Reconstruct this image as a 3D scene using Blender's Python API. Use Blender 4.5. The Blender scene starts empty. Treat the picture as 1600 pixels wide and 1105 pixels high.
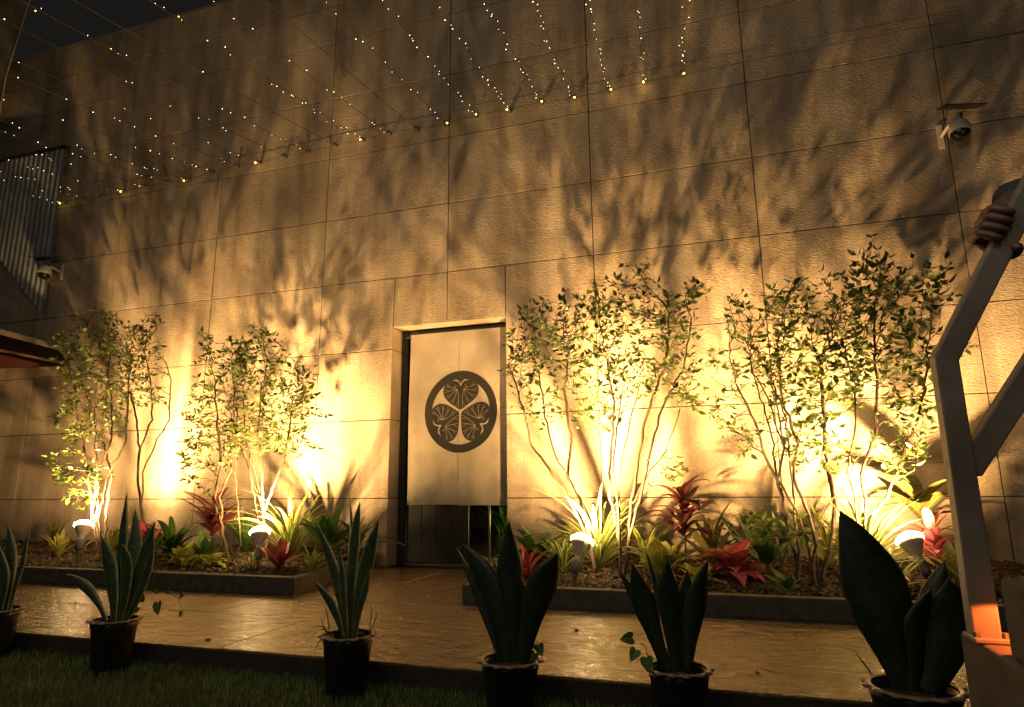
import bpy, bmesh, math, random
import numpy as np
from mathutils import Vector, Matrix, Quaternion
random.seed(7); rng = np.random.default_rng(7)
R = math.radians
scene = bpy.context.scene
col = scene.collection

# ------------------------------------------------------------------ camera
CAM = np.array([0.0, -5.71, 0.7235])
YAW, PIT, ROLL, FPX = R(17.84), R(11.70), R(-0.46), 1014.5
_f = np.array([-math.sin(YAW)*math.cos(PIT), math.cos(YAW)*math.cos(PIT), math.sin(PIT)])
_r = np.array([math.cos(YAW), math.sin(YAW), 0.0]); _u = np.cross(_r, _f)
_r2 = math.cos(ROLL)*_r + math.sin(ROLL)*_u; _u2 = -math.sin(ROLL)*_r + math.cos(ROLL)*_u
cd = bpy.data.cameras.new('camera'); cam = bpy.data.objects.new('camera', cd); col.objects.link(cam)
cd.sensor_width = 36; cd.lens = FPX/1600*36; cd.clip_end = 500; cd.clip_start = 0.02
m = Matrix.Identity(4)
for i in range(3):
    m[i][0] = _r2[i]; m[i][1] = _u2[i]; m[i][2] = -_f[i]; m[i][3] = CAM[i]
cam.matrix_world = m; scene.camera = cam
# ------------------------------------------------------------------ night sky, exposure
world = bpy.data.worlds.new('World'); scene.world = world; world.use_nodes = True
bg = world.node_tree.nodes['Background']; bg.inputs[0].default_value = (0.0092, 0.0087, 0.0080, 1); bg.inputs[1].default_value = 1.0
scene.view_settings.view_transform = 'Standard'; scene.view_settings.look = 'None'
scene.view_settings.exposure = 0.0; scene.view_settings.gamma = 1.0
scene.cycles.use_denoising = True
scene.cycles.sample_clamp_indirect = 4.0
scene.cycles.max_bounces = 6; scene.cycles.diffuse_bounces = 3; scene.cycles.transparent_max_bounces = 8
LAMP_COL = (1.0, 0.565, 0.19)
LAMP_W = 1180.0

# a pixel of the 1600x1105 photograph -> a point on a real plane of the place (used once, to read positions off the survey)
def ray(px, py): return (px-800)/FPX*_r2 - (py-552.5)/FPX*_u2 + _f
def Y(px, py, y): d = ray(px, py); return Vector(CAM + d*(y-CAM[1])/d[1])
def Z(px, py, z): d = ray(px, py); return Vector(CAM + d*(z-CAM[2])/d[2])

# ------------------------------------------------------------------ helpers
def tag(o, label=None, cat=None, group=None, kind=None):
    if label: o['label'] = label
    if cat: o['category'] = cat
    if group: o['group'] = group
    if kind: o['kind'] = kind
    return o
def empty(name, loc=(0, 0, 0)):
    o = bpy.data.objects.new(name, None); o.location = loc; col.objects.link(o); o.empty_display_size = .05
    return o
class MB:
    def __init__(s): s.v = []; s.f = []; s.uv = []; s.has_uv = False
    def add(s, vs, fs, uvs=None):
        n = len(s.v); s.v += [tuple(p) for p in vs]; s.f += [tuple(i+n for i in f) for f in fs]
        if uvs is not None: s.uv += list(uvs); s.has_uv = True
        else: s.uv += [(0, 0)]*len(vs)
    def box(s, x0, x1, y0, y1, z0, z1):
        s.add([(x0,y0,z0),(x1,y0,z0),(x1,y1,z0),(x0,y1,z0),(x0,y0,z1),(x1,y0,z1),(x1,y1,z1),(x0,y1,z1)],
              [(0,3,2,1),(4,5,6,7),(0,1,5,4),(1,2,6,5),(2,3,7,6),(3,0,4,7)])
    def tube(s, pts, rad, n=6, cap=True):
        pts = [Vector(p) for p in pts]
        if not hasattr(rad, '__len__'): rad = [rad]*len(pts)
        t = (pts[1]-pts[0]).normalized(); a = t.orthogonal().normalized()
        vs = []
        for i, p in enumerate(pts):
            if i == 0: d = pts[1]-p
            elif i == len(pts)-1: d = p-pts[i-1]
            else: d = pts[i+1]-pts[i-1]
            d = d.normalized() if d.length > 1e-9 else t
            a = (a - d*a.dot(d)); a = a.normalized() if a.length > 1e-6 else d.orthogonal().normalized()
            b = d.cross(a)
            for k in range(n):
                an = 2*math.pi*k/n; vs.append(p + (a*math.cos(an)+b*math.sin(an))*rad[i])
        fs = [(i*n+k, i*n+(k+1)%n, (i+1)*n+(k+1)%n, (i+1)*n+k) for i in range(len(pts)-1) for k in range(n)]
        if cap: fs += [tuple(range(n-1, -1, -1)), tuple((len(pts)-1)*n+k for k in range(n))]
        s.add(vs, fs)
    def lathe(s, prof, n=24, M=None, cap=False, wav=None):
        vs = []
        for i, (r_, z_) in enumerate(prof):
            for k in range(n):
                an = 2*math.pi*k/n; rr = r_ + (wav(i, an) if wav else 0)
                vs.append(Vector((rr*math.cos(an), rr*math.sin(an), z_)))
        if M is not None: vs = [M @ v for v in vs]
        fs = [(i*n+k, i*n+(k+1)%n, (i+1)*n+(k+1)%n, (i+1)*n+k) for i in range(len(prof)-1) for k in range(n)]
        if cap: fs += [tuple(range(n-1, -1, -1)), tuple((len(prof)-1)*n+k for k in range(n))]
        s.add(vs, fs)
    def mesh(s, name, mat, smooth=False):
        me = bpy.data.meshes.new(name); me.from_pydata([tuple(v) for v in s.v], [], s.f)
        if s.has_uv:
            ul = me.uv_layers.new(name='UVMap'); li = np.empty(len(me.loops), dtype=np.int32); me.loops.foreach_get('vertex_index', li)
            ul.data.foreach_set('uv', np.array(s.uv, dtype=np.float32)[li].ravel())
        if mat: me.materials.append(mat)
        if smooth: me.polygons.foreach_set('use_smooth', [True]*len(me.polygons))
        me.update(); return me
    def build(s, name, mat, parent=None, smooth=False, bevel=0, loc=None):
        o = bpy.data.objects.new(name, s.mesh(name, mat, smooth)); col.objects.link(o)
        if parent:
            o.parent = parent
            if loc is None: o.matrix_parent_inverse = Matrix.Translation(-Vector(wloc(parent)))
        if loc is not None: o.location = loc
        if bevel:
            b = o.modifiers.new('bevel', 'BEVEL'); b.width = bevel; b.segments = 2; b.limit_method = 'ANGLE'; b.angle_limit = R(40)
        return o
def wloc(o):
    l = Vector(o.location)
    if o.parent is not None:
        l = l + wloc(o.parent) + Vector(o.matrix_parent_inverse.translation)
    return l

# ------------------------------------------------------------------ materials
def nodes(name):
    m = bpy.data.materials.new(name); m.use_nodes = True; nt = m.node_tree
    return m, nt, nt.nodes['Principled BSDF']
def N(nt, t, **kw):
    n = nt.nodes.new(t)
    for k, v in kw.items(): setattr(n, k, v)
    return n
def noise_col(nt, c1, c2, scale, detail=4, vec=None, lo=.35, hi=.65, rough=.6):
    n = N(nt, 'ShaderNodeTexNoise'); n.inputs['Scale'].default_value = scale; n.inputs['Detail'].default_value = detail; n.inputs['Roughness'].default_value = rough
    if vec is not None: nt.links.new(vec, n.inputs['Vector'])
    r = N(nt, 'ShaderNodeValToRGB'); r.color_ramp.elements[0].position = lo; r.color_ramp.elements[1].position = hi
    r.color_ramp.elements[0].color = (*c1, 1); r.color_ramp.elements[1].color = (*c2, 1)
    nt.links.new(n.outputs[0], r.inputs[0]); return r.outputs[0], n.outputs[0]
def geo_pos(nt, scale=(1, 1, 1)):
    g = N(nt, 'ShaderNodeNewGeometry'); mp = N(nt, 'ShaderNodeMapping'); mp.inputs['Scale'].default_value = scale
    nt.links.new(g.outputs['Position'], mp.inputs[0]); return mp.outputs[0]
def bump(nt, b, h, strength, dist, prev=None):
    bn = N(nt, 'ShaderNodeBump'); bn.inputs['Strength'].default_value = strength; bn.inputs['Distance'].default_value = dist
    nt.links.new(h, bn.inputs['Height'])
    if prev is not None: nt.links.new(prev, bn.inputs['Normal'])
    if b is not None: nt.links.new(bn.outputs[0], b.inputs['Normal'])
    return bn.outputs[0]
def mixc(nt, a, b_, fac, mode='MIX'):
    m = N(nt, 'ShaderNodeMix', data_type='RGBA', blend_type=mode)
    for s, v in ((0, fac), (6, a), (7, b_)):
        if hasattr(v, 'is_output'): nt.links.new(v, m.inputs[s])
        else: m.inputs[s].default_value = v if s == 0 else (*v, 1)
    return m.outputs[2]
def mat_simple(name, c1, c2=None, rough=.6, scale=12, metal=0, bumps=0, spec=.5, bdist=.004):
    m, nt, b = nodes(name); b.inputs['Roughness'].default_value = rough; b.inputs['Metallic'].default_value = metal
    b.inputs['Specular IOR Level'].default_value = spec
    c, n = noise_col(nt, c1, c2 or tuple(x*.8 for x in c1), scale, vec=geo_pos(nt))
    nt.links.new(c, b.inputs['Base Color'])
    if bumps: bump(nt, b, n, bumps, bdist)
    return m
def mat_emit(name, c, s, sampling=None):
    m, nt, b = nodes(name); b.inputs['Base Color'].default_value = (*[min(1, x) for x in c], 1)
    b.inputs['Emission Color'].default_value = (*c, 1); b.inputs['Emission Strength'].default_value = s
    if sampling: m.cycles.emission_sampling = sampling
    return m
def mat_leaf(name, c1, c2, trans=.35, rough=.45, edge=None, edge_w=.16, vein=None, bands=None):
    m, nt, b = nodes(name); b.inputs['Roughness'].default_value = rough
    g = N(nt, 'ShaderNodeNewGeometry')
    r = N(nt, 'ShaderNodeValToRGB'); r.color_ramp.elements[0].color = (*c1, 1); r.color_ramp.elements[1].color = (*c2, 1)
    oi = N(nt, 'ShaderNodeObjectInfo'); ad = N(nt, 'ShaderNodeMath', operation='ADD'); fr = N(nt, 'ShaderNodeMath', operation='FRACT')
    nt.links.new(g.outputs['Random Per Island'], ad.inputs[0]); nt.links.new(oi.outputs['Random'], ad.inputs[1]); nt.links.new(ad.outputs[0], fr.inputs[0])
    nt.links.new(fr.outputs[0], r.inputs[0]); c = r.outputs[0]
    uv = N(nt, 'ShaderNodeUVMap'); sp = N(nt, 'ShaderNodeSeparateXYZ'); nt.links.new(uv.outputs[0], sp.inputs[0])
    if bands is not None:   # mottled cross bands, as on a snake plant
        mp = N(nt, 'ShaderNodeMapping'); mp.inputs['Scale'].default_value = (3, 26, 1); nt.links.new(uv.outputs[0], mp.inputs[0])
        cc, _ = noise_col(nt, (0, 0, 0), (1, 1, 1), 1.6, 3, mp.outputs[0], .42, .6)
        c = mixc(nt, c, bands, cc)
    if edge is not None or vein is not None:
        ab = N(nt, 'ShaderNodeMath', operation='SUBTRACT'); ab.inputs[1].default_value = .5; nt.links.new(sp.outputs[0], ab.inputs[0])
        a2 = N(nt, 'ShaderNodeMath', operation='ABSOLUTE'); nt.links.new(ab.outputs[0], a2.inputs[0])
        if edge is not None:
            gt = N(nt, 'ShaderNodeMath', operation='GREATER_THAN'); gt.inputs[1].default_value = .5-edge_w; nt.links.new(a2.outputs[0], gt.inputs[0])
            c = mixc(nt, c, edge, gt.outputs[0])
        if vein is not None:
            lt = N(nt, 'ShaderNodeMath', operation='LESS_THAN'); lt.inputs[1].default_value = vein[1]; nt.links.new(a2.outputs[0], lt.inputs[0])
            c = mixc(nt, c, vein[0], lt.outputs[0])
    c2n, nn = noise_col(nt, (.75, .75, .75), (1.15, 1.15, 1.15), 30, 2, geo_pos(nt)); c = mixc(nt, c, c2n, 1.0, 'MULTIPLY')
    nt.links.new(c, b.inputs['Base Color'])
    bump(nt, b, nn, .3, .003)
    tr = N(nt, 'ShaderNodeBsdfTranslucent'); nt.links.new(c, tr.inputs[0]); mx = N(nt, 'ShaderNodeMixShader'); mx.inputs[0].default_value = trans
    out = nt.nodes['Material Output']; nt.links.new(b.outputs[0], mx.inputs[1]); nt.links.new(tr.outputs[0], mx.inputs[2]); nt.links.new(mx.outputs[0], out.inputs[0])
    return m

def make_stone():
    m, nt, b = nodes('chiselled_stone'); b.inputs['Roughness'].default_value = .85; b.inputs['Specular IOR Level'].default_value = .2
    p = geo_pos(nt)
    c, _ = noise_col(nt, (.33, .28, .225), (.48, .415, .34), 2.2, 6, p, .3, .7)
    ps = geo_pos(nt, (2.5, 1, .35)); s, _ = noise_col(nt, (.68, .64, .60), (1.05, 1.05, 1.05), 1.6, 6, ps, .34, .58)   # weather streaks running down
    c = mixc(nt, c, s, 1.0, 'MULTIPLY')
    f, _ = noise_col(nt, (.80, .78, .76), (1.1, 1.1, 1.1), 70, 3, geo_pos(nt, (.5, 1, 1)), .3, .7); c = mixc(nt, c, f, 1.0, 'MULTIPLY')
    oi = N(nt, 'ShaderNodeObjectInfo'); rr = N(nt, 'ShaderNodeValToRGB'); rr.color_ramp.elements[0].color = (.88, .87, .86, 1); rr.color_ramp.elements[1].color = (1.06, 1.05, 1.04, 1)
    nt.links.new(oi.outputs['Random'], rr.inputs[0]); c = mixc(nt, c, rr.outputs[0], 1.0, 'MULTIPLY')
    nt.links.new(c, b.inputs['Base Color'])
    n1 = N(nt, 'ShaderNodeTexNoise'); n1.inputs['Scale'].default_value = 1; n1.inputs['Detail'].default_value = 3; n1.inputs['Roughness'].default_value = .55
    nt.links.new(geo_pos(nt, (36, 40, 84)), n1.inputs['Vector'])
    n2 = N(nt, 'ShaderNodeTexNoise'); n2.inputs['Scale'].default_value = 1; n2.inputs['Detail'].default_value = 2; nt.links.new(geo_pos(nt, (6, 8, 12)), n2.inputs['Vector'])
    a = bump(nt, None, n2.outputs[0], .25, .02); bump(nt, b, n1.outputs[0], .85, .0115, a)
    return m
M = {}
M['stone'] = make_stone()
M['joint'] = mat_simple('joint_mortar', (.10, .075, .05), (.06, .045, .03), .9)
M['jamb'] = mat_simple('smooth_stone', (.42, .34, .25), (.34, .27, .20), .7, 5, bumps=.15)
M['black'] = mat_simple('black_metal', (.012, .012, .012), (.02, .02, .02), .45)
M['black_plastic'] = mat_simple('black_plastic', (.014, .013, .012), (.02, .018, .016), .38, 20, bumps=.1)
M['pot_rim'] = mat_simple('pot_rim_plastic', (.20, .15, .10), (.13, .10, .07), .4, 20)
M['white_plastic'] = mat_simple('white_plastic', (.62, .56, .50), (.5, .46, .4), .4, 8)
M['lamp_housing'] = mat_simple('lamp_housing', (.55, .48, .40), (.45, .39, .32), .5, 30)
M['lamp_base'] = mat_simple('lamp_base_grey', (.11, .11, .11), (.07, .07, .07), .5, 30)
M['rail'] = mat_simple('painted_steel', (.20, .17, .14), (.13, .11, .09), .45, 9, bumps=.08)
M['edge'] = mat_simple('platform_concrete', (.035, .03, .024), (.02, .017, .014), .9, 14, bumps=.4)
M['soil'] = mat_simple('dark_soil', (.035, .022, .014), (.015, .010, .007), .95, 30, bumps=.6, bdist=.02)
M['kerb'] = mat_simple('kerb_concrete', (.085, .07, .052), (.045, .038, .03), .85, 14, bumps=.4)
M['dark_int'] = mat_simple('dark_interior', (.018, .017, .014), (.012, .011, .009), .5, 5)
M['red'] = mat_simple('red_fabric', (.06, .007, .009), (.04, .005, .007), .75, 20, bumps=.2)
M['tarp'] = mat_simple('dark_canvas', (.20, .18, .13), (.12, .11, .08), .8, 1.5, bumps=.2, bdist=.03)
M['bark'] = mat_simple('grey_brown_bark', (.075, .045, .028), (.035, .022, .014), .8, 40, bumps=.5)
M['skin'] = mat_simple('skin', (.13, .062, .048), (.075, .036, .028), .5, 90, bumps=.5, bdist=.001)
M['sleeve'] = mat_simple('dark_sleeve', (.03, .032, .04), (.02, .02, .028), .8, 60, bumps=.2)
M['wire'] = mat_simple('dark_wire', (.012, .012, .010), None, .6)
M['led'] = mat_emit('led_glow', (1.0, .82, .55), 6.0, 'NONE')
M['led_amber'] = mat_emit('led_amber_glow', (1.0, .62, .10), 7.0, 'NONE')
M['anchor_bulb'] = mat_emit('anchor_bulb_glow', (1.0, .60, .06), 28)
M['lens'] = mat_emit('lamp_lens_glow', (1.0, .66, .30), 160.0)
M['light_patch'] = mat_simple('light_patch_sheet', (.24, .26, .28), (.17, .185, .20), .6, 4)  # tint of the bluish light pattern put into the sheet's colour
M['solar'] = mat_simple('solar_panel', (.02, .022, .03), (.03, .03, .04), .3)
M['crest'] = mat_simple('crest_ink', (.010, .009, .008), (.007, .006, .006), .9, 60)

def make_paving():
    m, nt, b = nodes('stamped_concrete')
    p = geo_pos(nt)
    c, n = noise_col(nt, (.14, .078, .032), (.20, .118, .050), 3.5, 7, p, .3, .7)
    f, _ = noise_col(nt, (.75, .75, .75), (1.1, 1.1, 1.1), 45, 3, p, .3, .7); c = mixc(nt, c, f, 1.0, 'MULTIPLY')
    nt.links.new(c, b.inputs['Base Color'])
    rr = N(nt, 'ShaderNodeMapRange'); rr.inputs[3].default_value = .14; rr.inputs[4].default_value = .30; nt.links.new(n, rr.inputs[0]); nt.links.new(rr.outputs[0], b.inputs['Roughness'])
    n1 = N(nt, 'ShaderNodeTexNoise'); n1.inputs['Scale'].default_value = 1; n1.inputs['Detail'].default_value = 6; n1.inputs['Distortion'].default_value = 1.2
    nt.links.new(geo_pos(nt, (6.5, 10, 5)), n1.inputs['Vector'])
    n2 = N(nt, 'ShaderNodeTexVoronoi', feature='DISTANCE_TO_EDGE'); n2.inputs['Scale'].default_value = 3.4
    dm = N(nt, 'ShaderNodeMix', data_type='VECTOR'); dm.inputs[0].default_value = .35; nt.links.new(p, dm.inputs[4]); nt.links.new(n1.outputs[1], dm.inputs[5]); nt.links.new(dm.outputs[1], n2.inputs['Vector'])
    r2 = N(nt, 'ShaderNodeValToRGB'); r2.color_ramp.elements[1].position = .03; nt.links.new(n2.outputs[0], r2.inputs[0])
    a = bump(nt, None, n1.outputs[0], .9, .020)
    n3 = N(nt, 'ShaderNodeTexNoise'); n3.inputs['Scale'].default_value = 1; n3.inputs['Detail'].default_value = 5; n3.inputs['Distortion'].default_value = 2.5; nt.links.new(geo_pos(nt, (14, 26, 14)), n3.inputs['Vector'])
    r3 = N(nt, 'ShaderNodeValToRGB'); r3.color_ramp.elements[0].position = .42; r3.color_ramp.elements[1].position = .60; nt.links.new(n3.outputs[0], r3.inputs[0])
    a = bump(nt, None, r3.outputs[0], .6, .003, a); bump(nt, b, r2.outputs[0], .2, .003, a)
    b.inputs['Specular IOR Level'].default_value = 1.0; b.inputs['IOR'].default_value = 1.65
    return m
M['paving'] = make_paving()
def make_fabric():
    m, nt, b = nodes('noren_linen'); b.inputs['Roughness'].default_value = .9; b.inputs['Specular IOR Level'].default_value = .1
    c, n = noise_col(nt, (.25, .215, .18), (.34, .30, .25), 3, 4, geo_pos(nt))
    w = N(nt, 'ShaderNodeTexWave'); w.inputs['Scale'].default_value = 160; w.bands_direction = 'Z'
    nt.links.new(geo_pos(nt), w.inputs[0]); nt.links.new(c, b.inputs['Base Color']); bump(nt, b, w.outputs[0], .08, .001)
    return m
M['fabric'] = make_fabric()
M['vein'] = mat_simple('crest_line_cloth', (.22, .19, .155), None, .9)
def make_grass():
    m, nt, b = nodes('grass_blades'); b.inputs['Roughness'].default_value = .6
    g = N(nt, 'ShaderNodeNewGeometry'); r = N(nt, 'ShaderNodeValToRGB'); r.color_ramp.elements[0].color = (.07, .115, .026, 1); r.color_ramp.elements[1].color = (.20, .25, .08, 1)
    nt.links.new(g.outputs['Random Per Island'], r.inputs[0])
    c2, _ = noise_col(nt, (.55, .55, .5), (1.3, 1.25, 1.1), 3.5, 4, geo_pos(nt), .35, .65)
    c = mixc(nt, r.outputs[0], c2, 1.0, 'MULTIPLY'); nt.links.new(c, b.inputs['Base Color'])
    return m
M['grass'] = make_grass()
M['lawn'] = mat_simple('lawn_soil', (.030, .040, .014), (.018, .022, .010), .95, 30, bumps=.5)
def make_chip():
    m, nt, b = nodes('mulch_chip'); b.inputs['Roughness'].default_value = .8
    g = N(nt, 'ShaderNodeNewGeometry'); r = N(nt, 'ShaderNodeValToRGB')
    e = r.color_ramp.elements; e[0].color = (.018, .011, .007, 1); e[1].color = (.17, .10, .055, 1); x = e.new(.6); x.color = (.06, .034, .02, 1)
    nt.links.new(g.outputs['Random Per Island'], r.inputs[0]); nt.links.new(r.outputs[0], b.inputs['Base Color']); return m
M['chip'] = make_chip()
M['leaf'] = mat_leaf('tree_leaf', (.024, .050, .008), (.09, .14, .018), .38)
M['leaf_dark'] = mat_leaf('tree_leaf_dark', (.022, .045, .010), (.07, .11, .020), .32)
M['snake'] = mat_leaf('snake_leaf', (.012, .030, .016), (.020, .042, .020), .03, .38, edge=(.34, .31, .11), edge_w=.09, bands=(.060, .095, .050))
M['snake_dark'] = mat_leaf('snake_leaf_dark', (.008, .016, .008), (.012, .022, .011), .02, .42, edge=(.06, .055, .022), edge_w=.035, bands=(.018, .032, .018))
M['spider'] = mat_leaf('spider_leaf', (.10, .17, .03), (.16, .24, .04), .4, edge=(.50, .48, .16), edge_w=.2)
M['green'] = mat_leaf('broad_green_leaf', (.028, .085, .014), (.06, .14, .022), .3, vein=((.12, .2, .05), .03))
M['lime'] = mat_leaf('lime_leaf', (.22, .25, .035), (.38, .36, .07), .35, vein=((.45, .45, .12), .03))
M['maroon'] = mat_leaf('maroon_leaf', (.05, .010, .014), (.13, .024, .024), .25, vein=((.30, .06, .06), .035))
M['pink'] = mat_leaf('pink_leaf', (.46, .07, .12), (.62, .14, .17), .35, edge=(.12, .10, .03), edge_w=.05, vein=((.70, .20, .18), .05))
M['redb'] = mat_leaf('red_bromeliad_leaf', (.22, .035, .035), (.34, .06, .05), .3)
M['olive'] = mat_leaf('olive_leaf', (.07, .075, .02), (.12, .11, .03), .3, vein=((.2, .2, .07), .03))

# ================================================================== SETTING
g = MB(); g.add([(-60, -60, -.14), (60, -60, -.14), (60, 60, -.14), (-60, 60, -.14)], [(0, 1, 2, 3)])
tag(g.build('ground', M['lawn']), 'dark earth under the lawn and platform', kind='structure')
g = MB(); g.box(-12.5, 4.5, -8.2, -3.062, -.136, -.10)
tag(g.build('lawn', M['lawn']), 'dark lawn in front of the paved walkway', kind='structure')
# paved platform: bed of concrete, stamped slabs on it
pl = MB(); pl.box(-12.5, 4.5, -3.045, 0.9, -.135, -.012)
plat = tag(pl.build('platform', M['edge']), 'low paved platform running along the wall', kind='structure')
xs_front = [-12.4, -9.0, -6.2, -4.4, -2.32, .49, 2.6, 4.4]
xs_mid = [-12.4, -8.8, -5.6, -3.02, -.35, 1.6, 4.4]
def slab_row(xs, y0, y1):
    for a, b in zip(xs[:-1], xs[1:]):
        s = MB(); j = .0038; jj = lambda: random.uniform(-.012, .012)
        s.box(a+j, b-j, y0+j, y1-j, -.012, random.uniform(0, .0025))
        s.v = [(x+(.01 if i in (0, 3) else 0)*0, y, z) for i, (x, y, z) in enumerate(s.v)]
        s.build('slab', M['paving'], plat, bevel=.003)
slab_row(xs_front, -3.05, -2.30); slab_row(xs_mid, -2.30, -1.73)
slab_row([-12.4, -9.5, -6.8, -4.6, -2.6, -1.5, .3, 2.4, 4.4], -1.73, -.86); slab_row([-12.4, -3.5, -2.45, -1.3, 4.4], -.86, .02)
slab_row([-3.6, -2.3, -1.4], .26, .88)

# lawn blades
n = 90000
px_ = rng.uniform(-4.6, 1.6, n); py_ = -3.07 - rng.uniform(0, 1, n)**1.25*2.2
h = rng.uniform(.018, .045, n); an = rng.uniform(0, 2*np.pi, n); lean = rng.normal(0, .35, n)*h; la = rng.uniform(0, 2*np.pi, n); w = rng.uniform(.0016, .0022, n)
base = np.stack([px_, py_, np.full(n, -.1005)], 1); dx = np.stack([np.cos(an)*w, np.sin(an)*w, np.zeros(n)], 1)
tip = base + np.stack([np.cos(la)*lean, np.sin(la)*lean, h], 1); mid = base + (tip-base)*.55 - np.stack([np.cos(la)*lean*.15, np.sin(la)*lean*.15, np.zeros(n)], 1)
V = np.stack([base-dx, base+dx, mid+dx*.8, tip, mid-dx*.8], 1).reshape(-1, 3)
me = bpy.data.meshes.new('grass'); me.vertices.add(n*5); me.vertices.foreach_set('co', V.ravel().astype(np.float32))
me.loops.add(n*5); me.loops.foreach_set('vertex_index', np.arange(n*5, dtype=np.int32)); me.polygons.add(n)
me.polygons.foreach_set('loop_start', np.arange(n, dtype=np.int32)*5); me.polygons.foreach_set('loop_total', np.full(n, 5, dtype=np.int32))
me.update(calc_edges=True); me.materials.append(M['grass'])
go = bpy.data.objects.new('grass', me); col.objects.link(go); tag(go, 'short dark green grass of the lawn in front of the platform', 'grass', kind='stuff')

# ================================================================== THE WALL
OX0, OX1, OZ = -3.10, -1.90, 2.325
WALLX0, WALLX1, TOP = -9.75, 6.6, 6.78
wall = tag(empty('stone_wall', (-1.5, 0, 0)), 'tall warm-lit wall of large chiselled stone panels behind the planting beds', 'wall')
c = MB(); c.box(WALLX0, OX0-.04, .028, .30, 0, TOP-.01); c.box(OX1+.04, WALLX1, .028, .30, 0, TOP-.01); c.box(OX0-.04, OX1+.04, .028, .30, OZ+.04, TOP-.01)
c.build('core', M['joint'], wall)
xv = [-9.75, -8.06, -6.88, -5.42, -3.96, -2.51, -1.03, .42, 1.92, 3.40, 4.9, 6.6]
zv = [.0, .635, 1.395, 2.10, 2.85, 3.59, 4.33, 5.07, 5.81, 6.30, TOP]
def panel(x0, x1, z0, z1):
    if x1-x0 < .03 or z1-z0 < .03: return
    y = random.uniform(-.0025, .0025); j = .0042
    s = MB(); s.box(x0+j, x1-j, y, .027, z0+j, z1-j); s.build('panel', M['stone'], wall, bevel=.003)
for a, b in zip(xv[:-1], xv[1:]):
    for z0, z1 in zip(zv[:-1], zv[1:]):
        if b <= OX0 or a >= OX1 or z0 >= OZ: panel(a, b, z0, z1); continue
        if a < OX0: panel(a, OX0, z0, z1)
        if b > OX1: panel(OX1, b, z0, z1)
        if z1 > OZ: panel(max(a, OX0), min(b, OX1), OZ, z1)
c = MB(); c.box(WALLX0, WALLX1, .004, .33, TOP, TOP+.04); c.build('coping', M['jamb'], wall, bevel=.004)
for z0, z1 in zip(zv[:3], zv[1:4]):
    for sx in (OX0-.03, OX1+.003):
        s = MB(); s.box(sx, sx+.027, .004, .30, z0+.004, z1-.004); s.build('jamb', M['jamb'], wall, bevel=.002)
for sx in (OX0-.03, OX1+.003):
    s = MB(); s.box(sx, sx+.027, .004, .30, 2.104, OZ+.0); s.build('jamb', M['jamb'], wall, bevel=.002)
s = MB(); s.box(OX0, OX1, .004, .30, OZ+.003, OZ+.03); s.build('soffit', M['jamb'], wall, bevel=.002)

# doorway: black frame, leaves, glass
door = tag(empty('door', (-2.5, .24, 0)), 'black framed doorway with dark lower leaf behind the crest curtain', 'door')
s = MB(); s.box(OX0+.003, OX0+.075, .20, .26, 0.002, OZ-.004); s.build('frame', M['black'], door, bevel=.004)
s = MB(); s.box(OX0+.078, OX1-.003, .20, .26, OZ-.075, OZ-.004); s.build('lintel', M['black'], door, bevel=.004)
s = MB(); s.box(OX1-.06, OX1-.003, .20, .26, 0.002, OZ-.078); s.build('frame', M['black'], door, bevel=.004)
s = MB(); s.box(OX0+.078, OX1-.063, .215, .255, 0.001, .02); s.build('threshold', M['lamp_base'], door)
s = MB(); s.box(OX0+.105, -2.36, .225, .252, .025, OZ-.08); s.build('leaf', M['black'], door, bevel=.004)
for k in range(4):
    s = MB(); s.box(-2.97+k*.155, -2.845+k*.155, .216, .224, .2, 2.2); s.build('plank', M['dark_int'], door, bevel=.003)
s = MB(); s.box(-2.97, -2.37, .212, .224, .03, .18); s.build('kick_plate', M['dark_int'], door, bevel=.003)
s = MB(); s.tube([(OX0+.092, .218, .2), (OX0+.092, .218, .42)], .006, 8); s.build('handle', M['pot_rim'], door)
s = MB(); s.box(-2.158, -2.142, .23, .245, .02, OZ-.08); s.build('glazing_bar', M['pot_rim'], door)
def make_glass():
    m, nt, b = nodes('door_glass'); t_ = N(nt, 'ShaderNodeBsdfTransparent'); t_.inputs[0].default_value = (.75, .85, .78, 1); g_ = N(nt, 'ShaderNodeBsdfGlossy'); g_.inputs['Roughness'].default_value = .04
    mx = N(nt, 'ShaderNodeMixShader'); mx.inputs[0].default_value = .08; nt.links.new(t_.outputs[0], mx.inputs[1]); nt.links.new(g_.outputs[0], mx.inputs[2]); nt.links.new(mx.outputs[0], nt.nodes['Material Output'].inputs[0]); return m
s = MB(); s.box(-2.355, -1.965, .232, .236, .05, OZ-.08); s.build('glass_pane', make_glass(), door)
# interior
room = tag(empty('room_interior', (-2.4, 1.2, 0)), 'dim room seen under the curtain through the doorway', 'room')
s = MB(); s.box(-4.2, -1.0, 2.6, 2.7, 0, 3); s.build('back_wall', M['dark_int'], room)
s = MB(); s.box(-4.3, -4.2, .34, 2.7, 0, 3); s.build('side_wall', M['dark_int'], room)
s = MB(); s.box(-.98, -.9, .34, 2.7, 0, 3); s.build('side_wall', M['dark_int'], room)
s = MB(); s.box(-4.2, -1.0, .34, 2.6, 3.0, 3.06); s.build('ceiling', M['dark_int'], room)
M['yfloor'] = mat_simple('polished_tile', (.42, .37, .18), (.34, .30, .14), .35, 5)
s = MB(); s.box(-4.2, -1.0, .91, 2.6, -.02, .012); s.build('floor', M['yfloor'], room)

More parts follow.
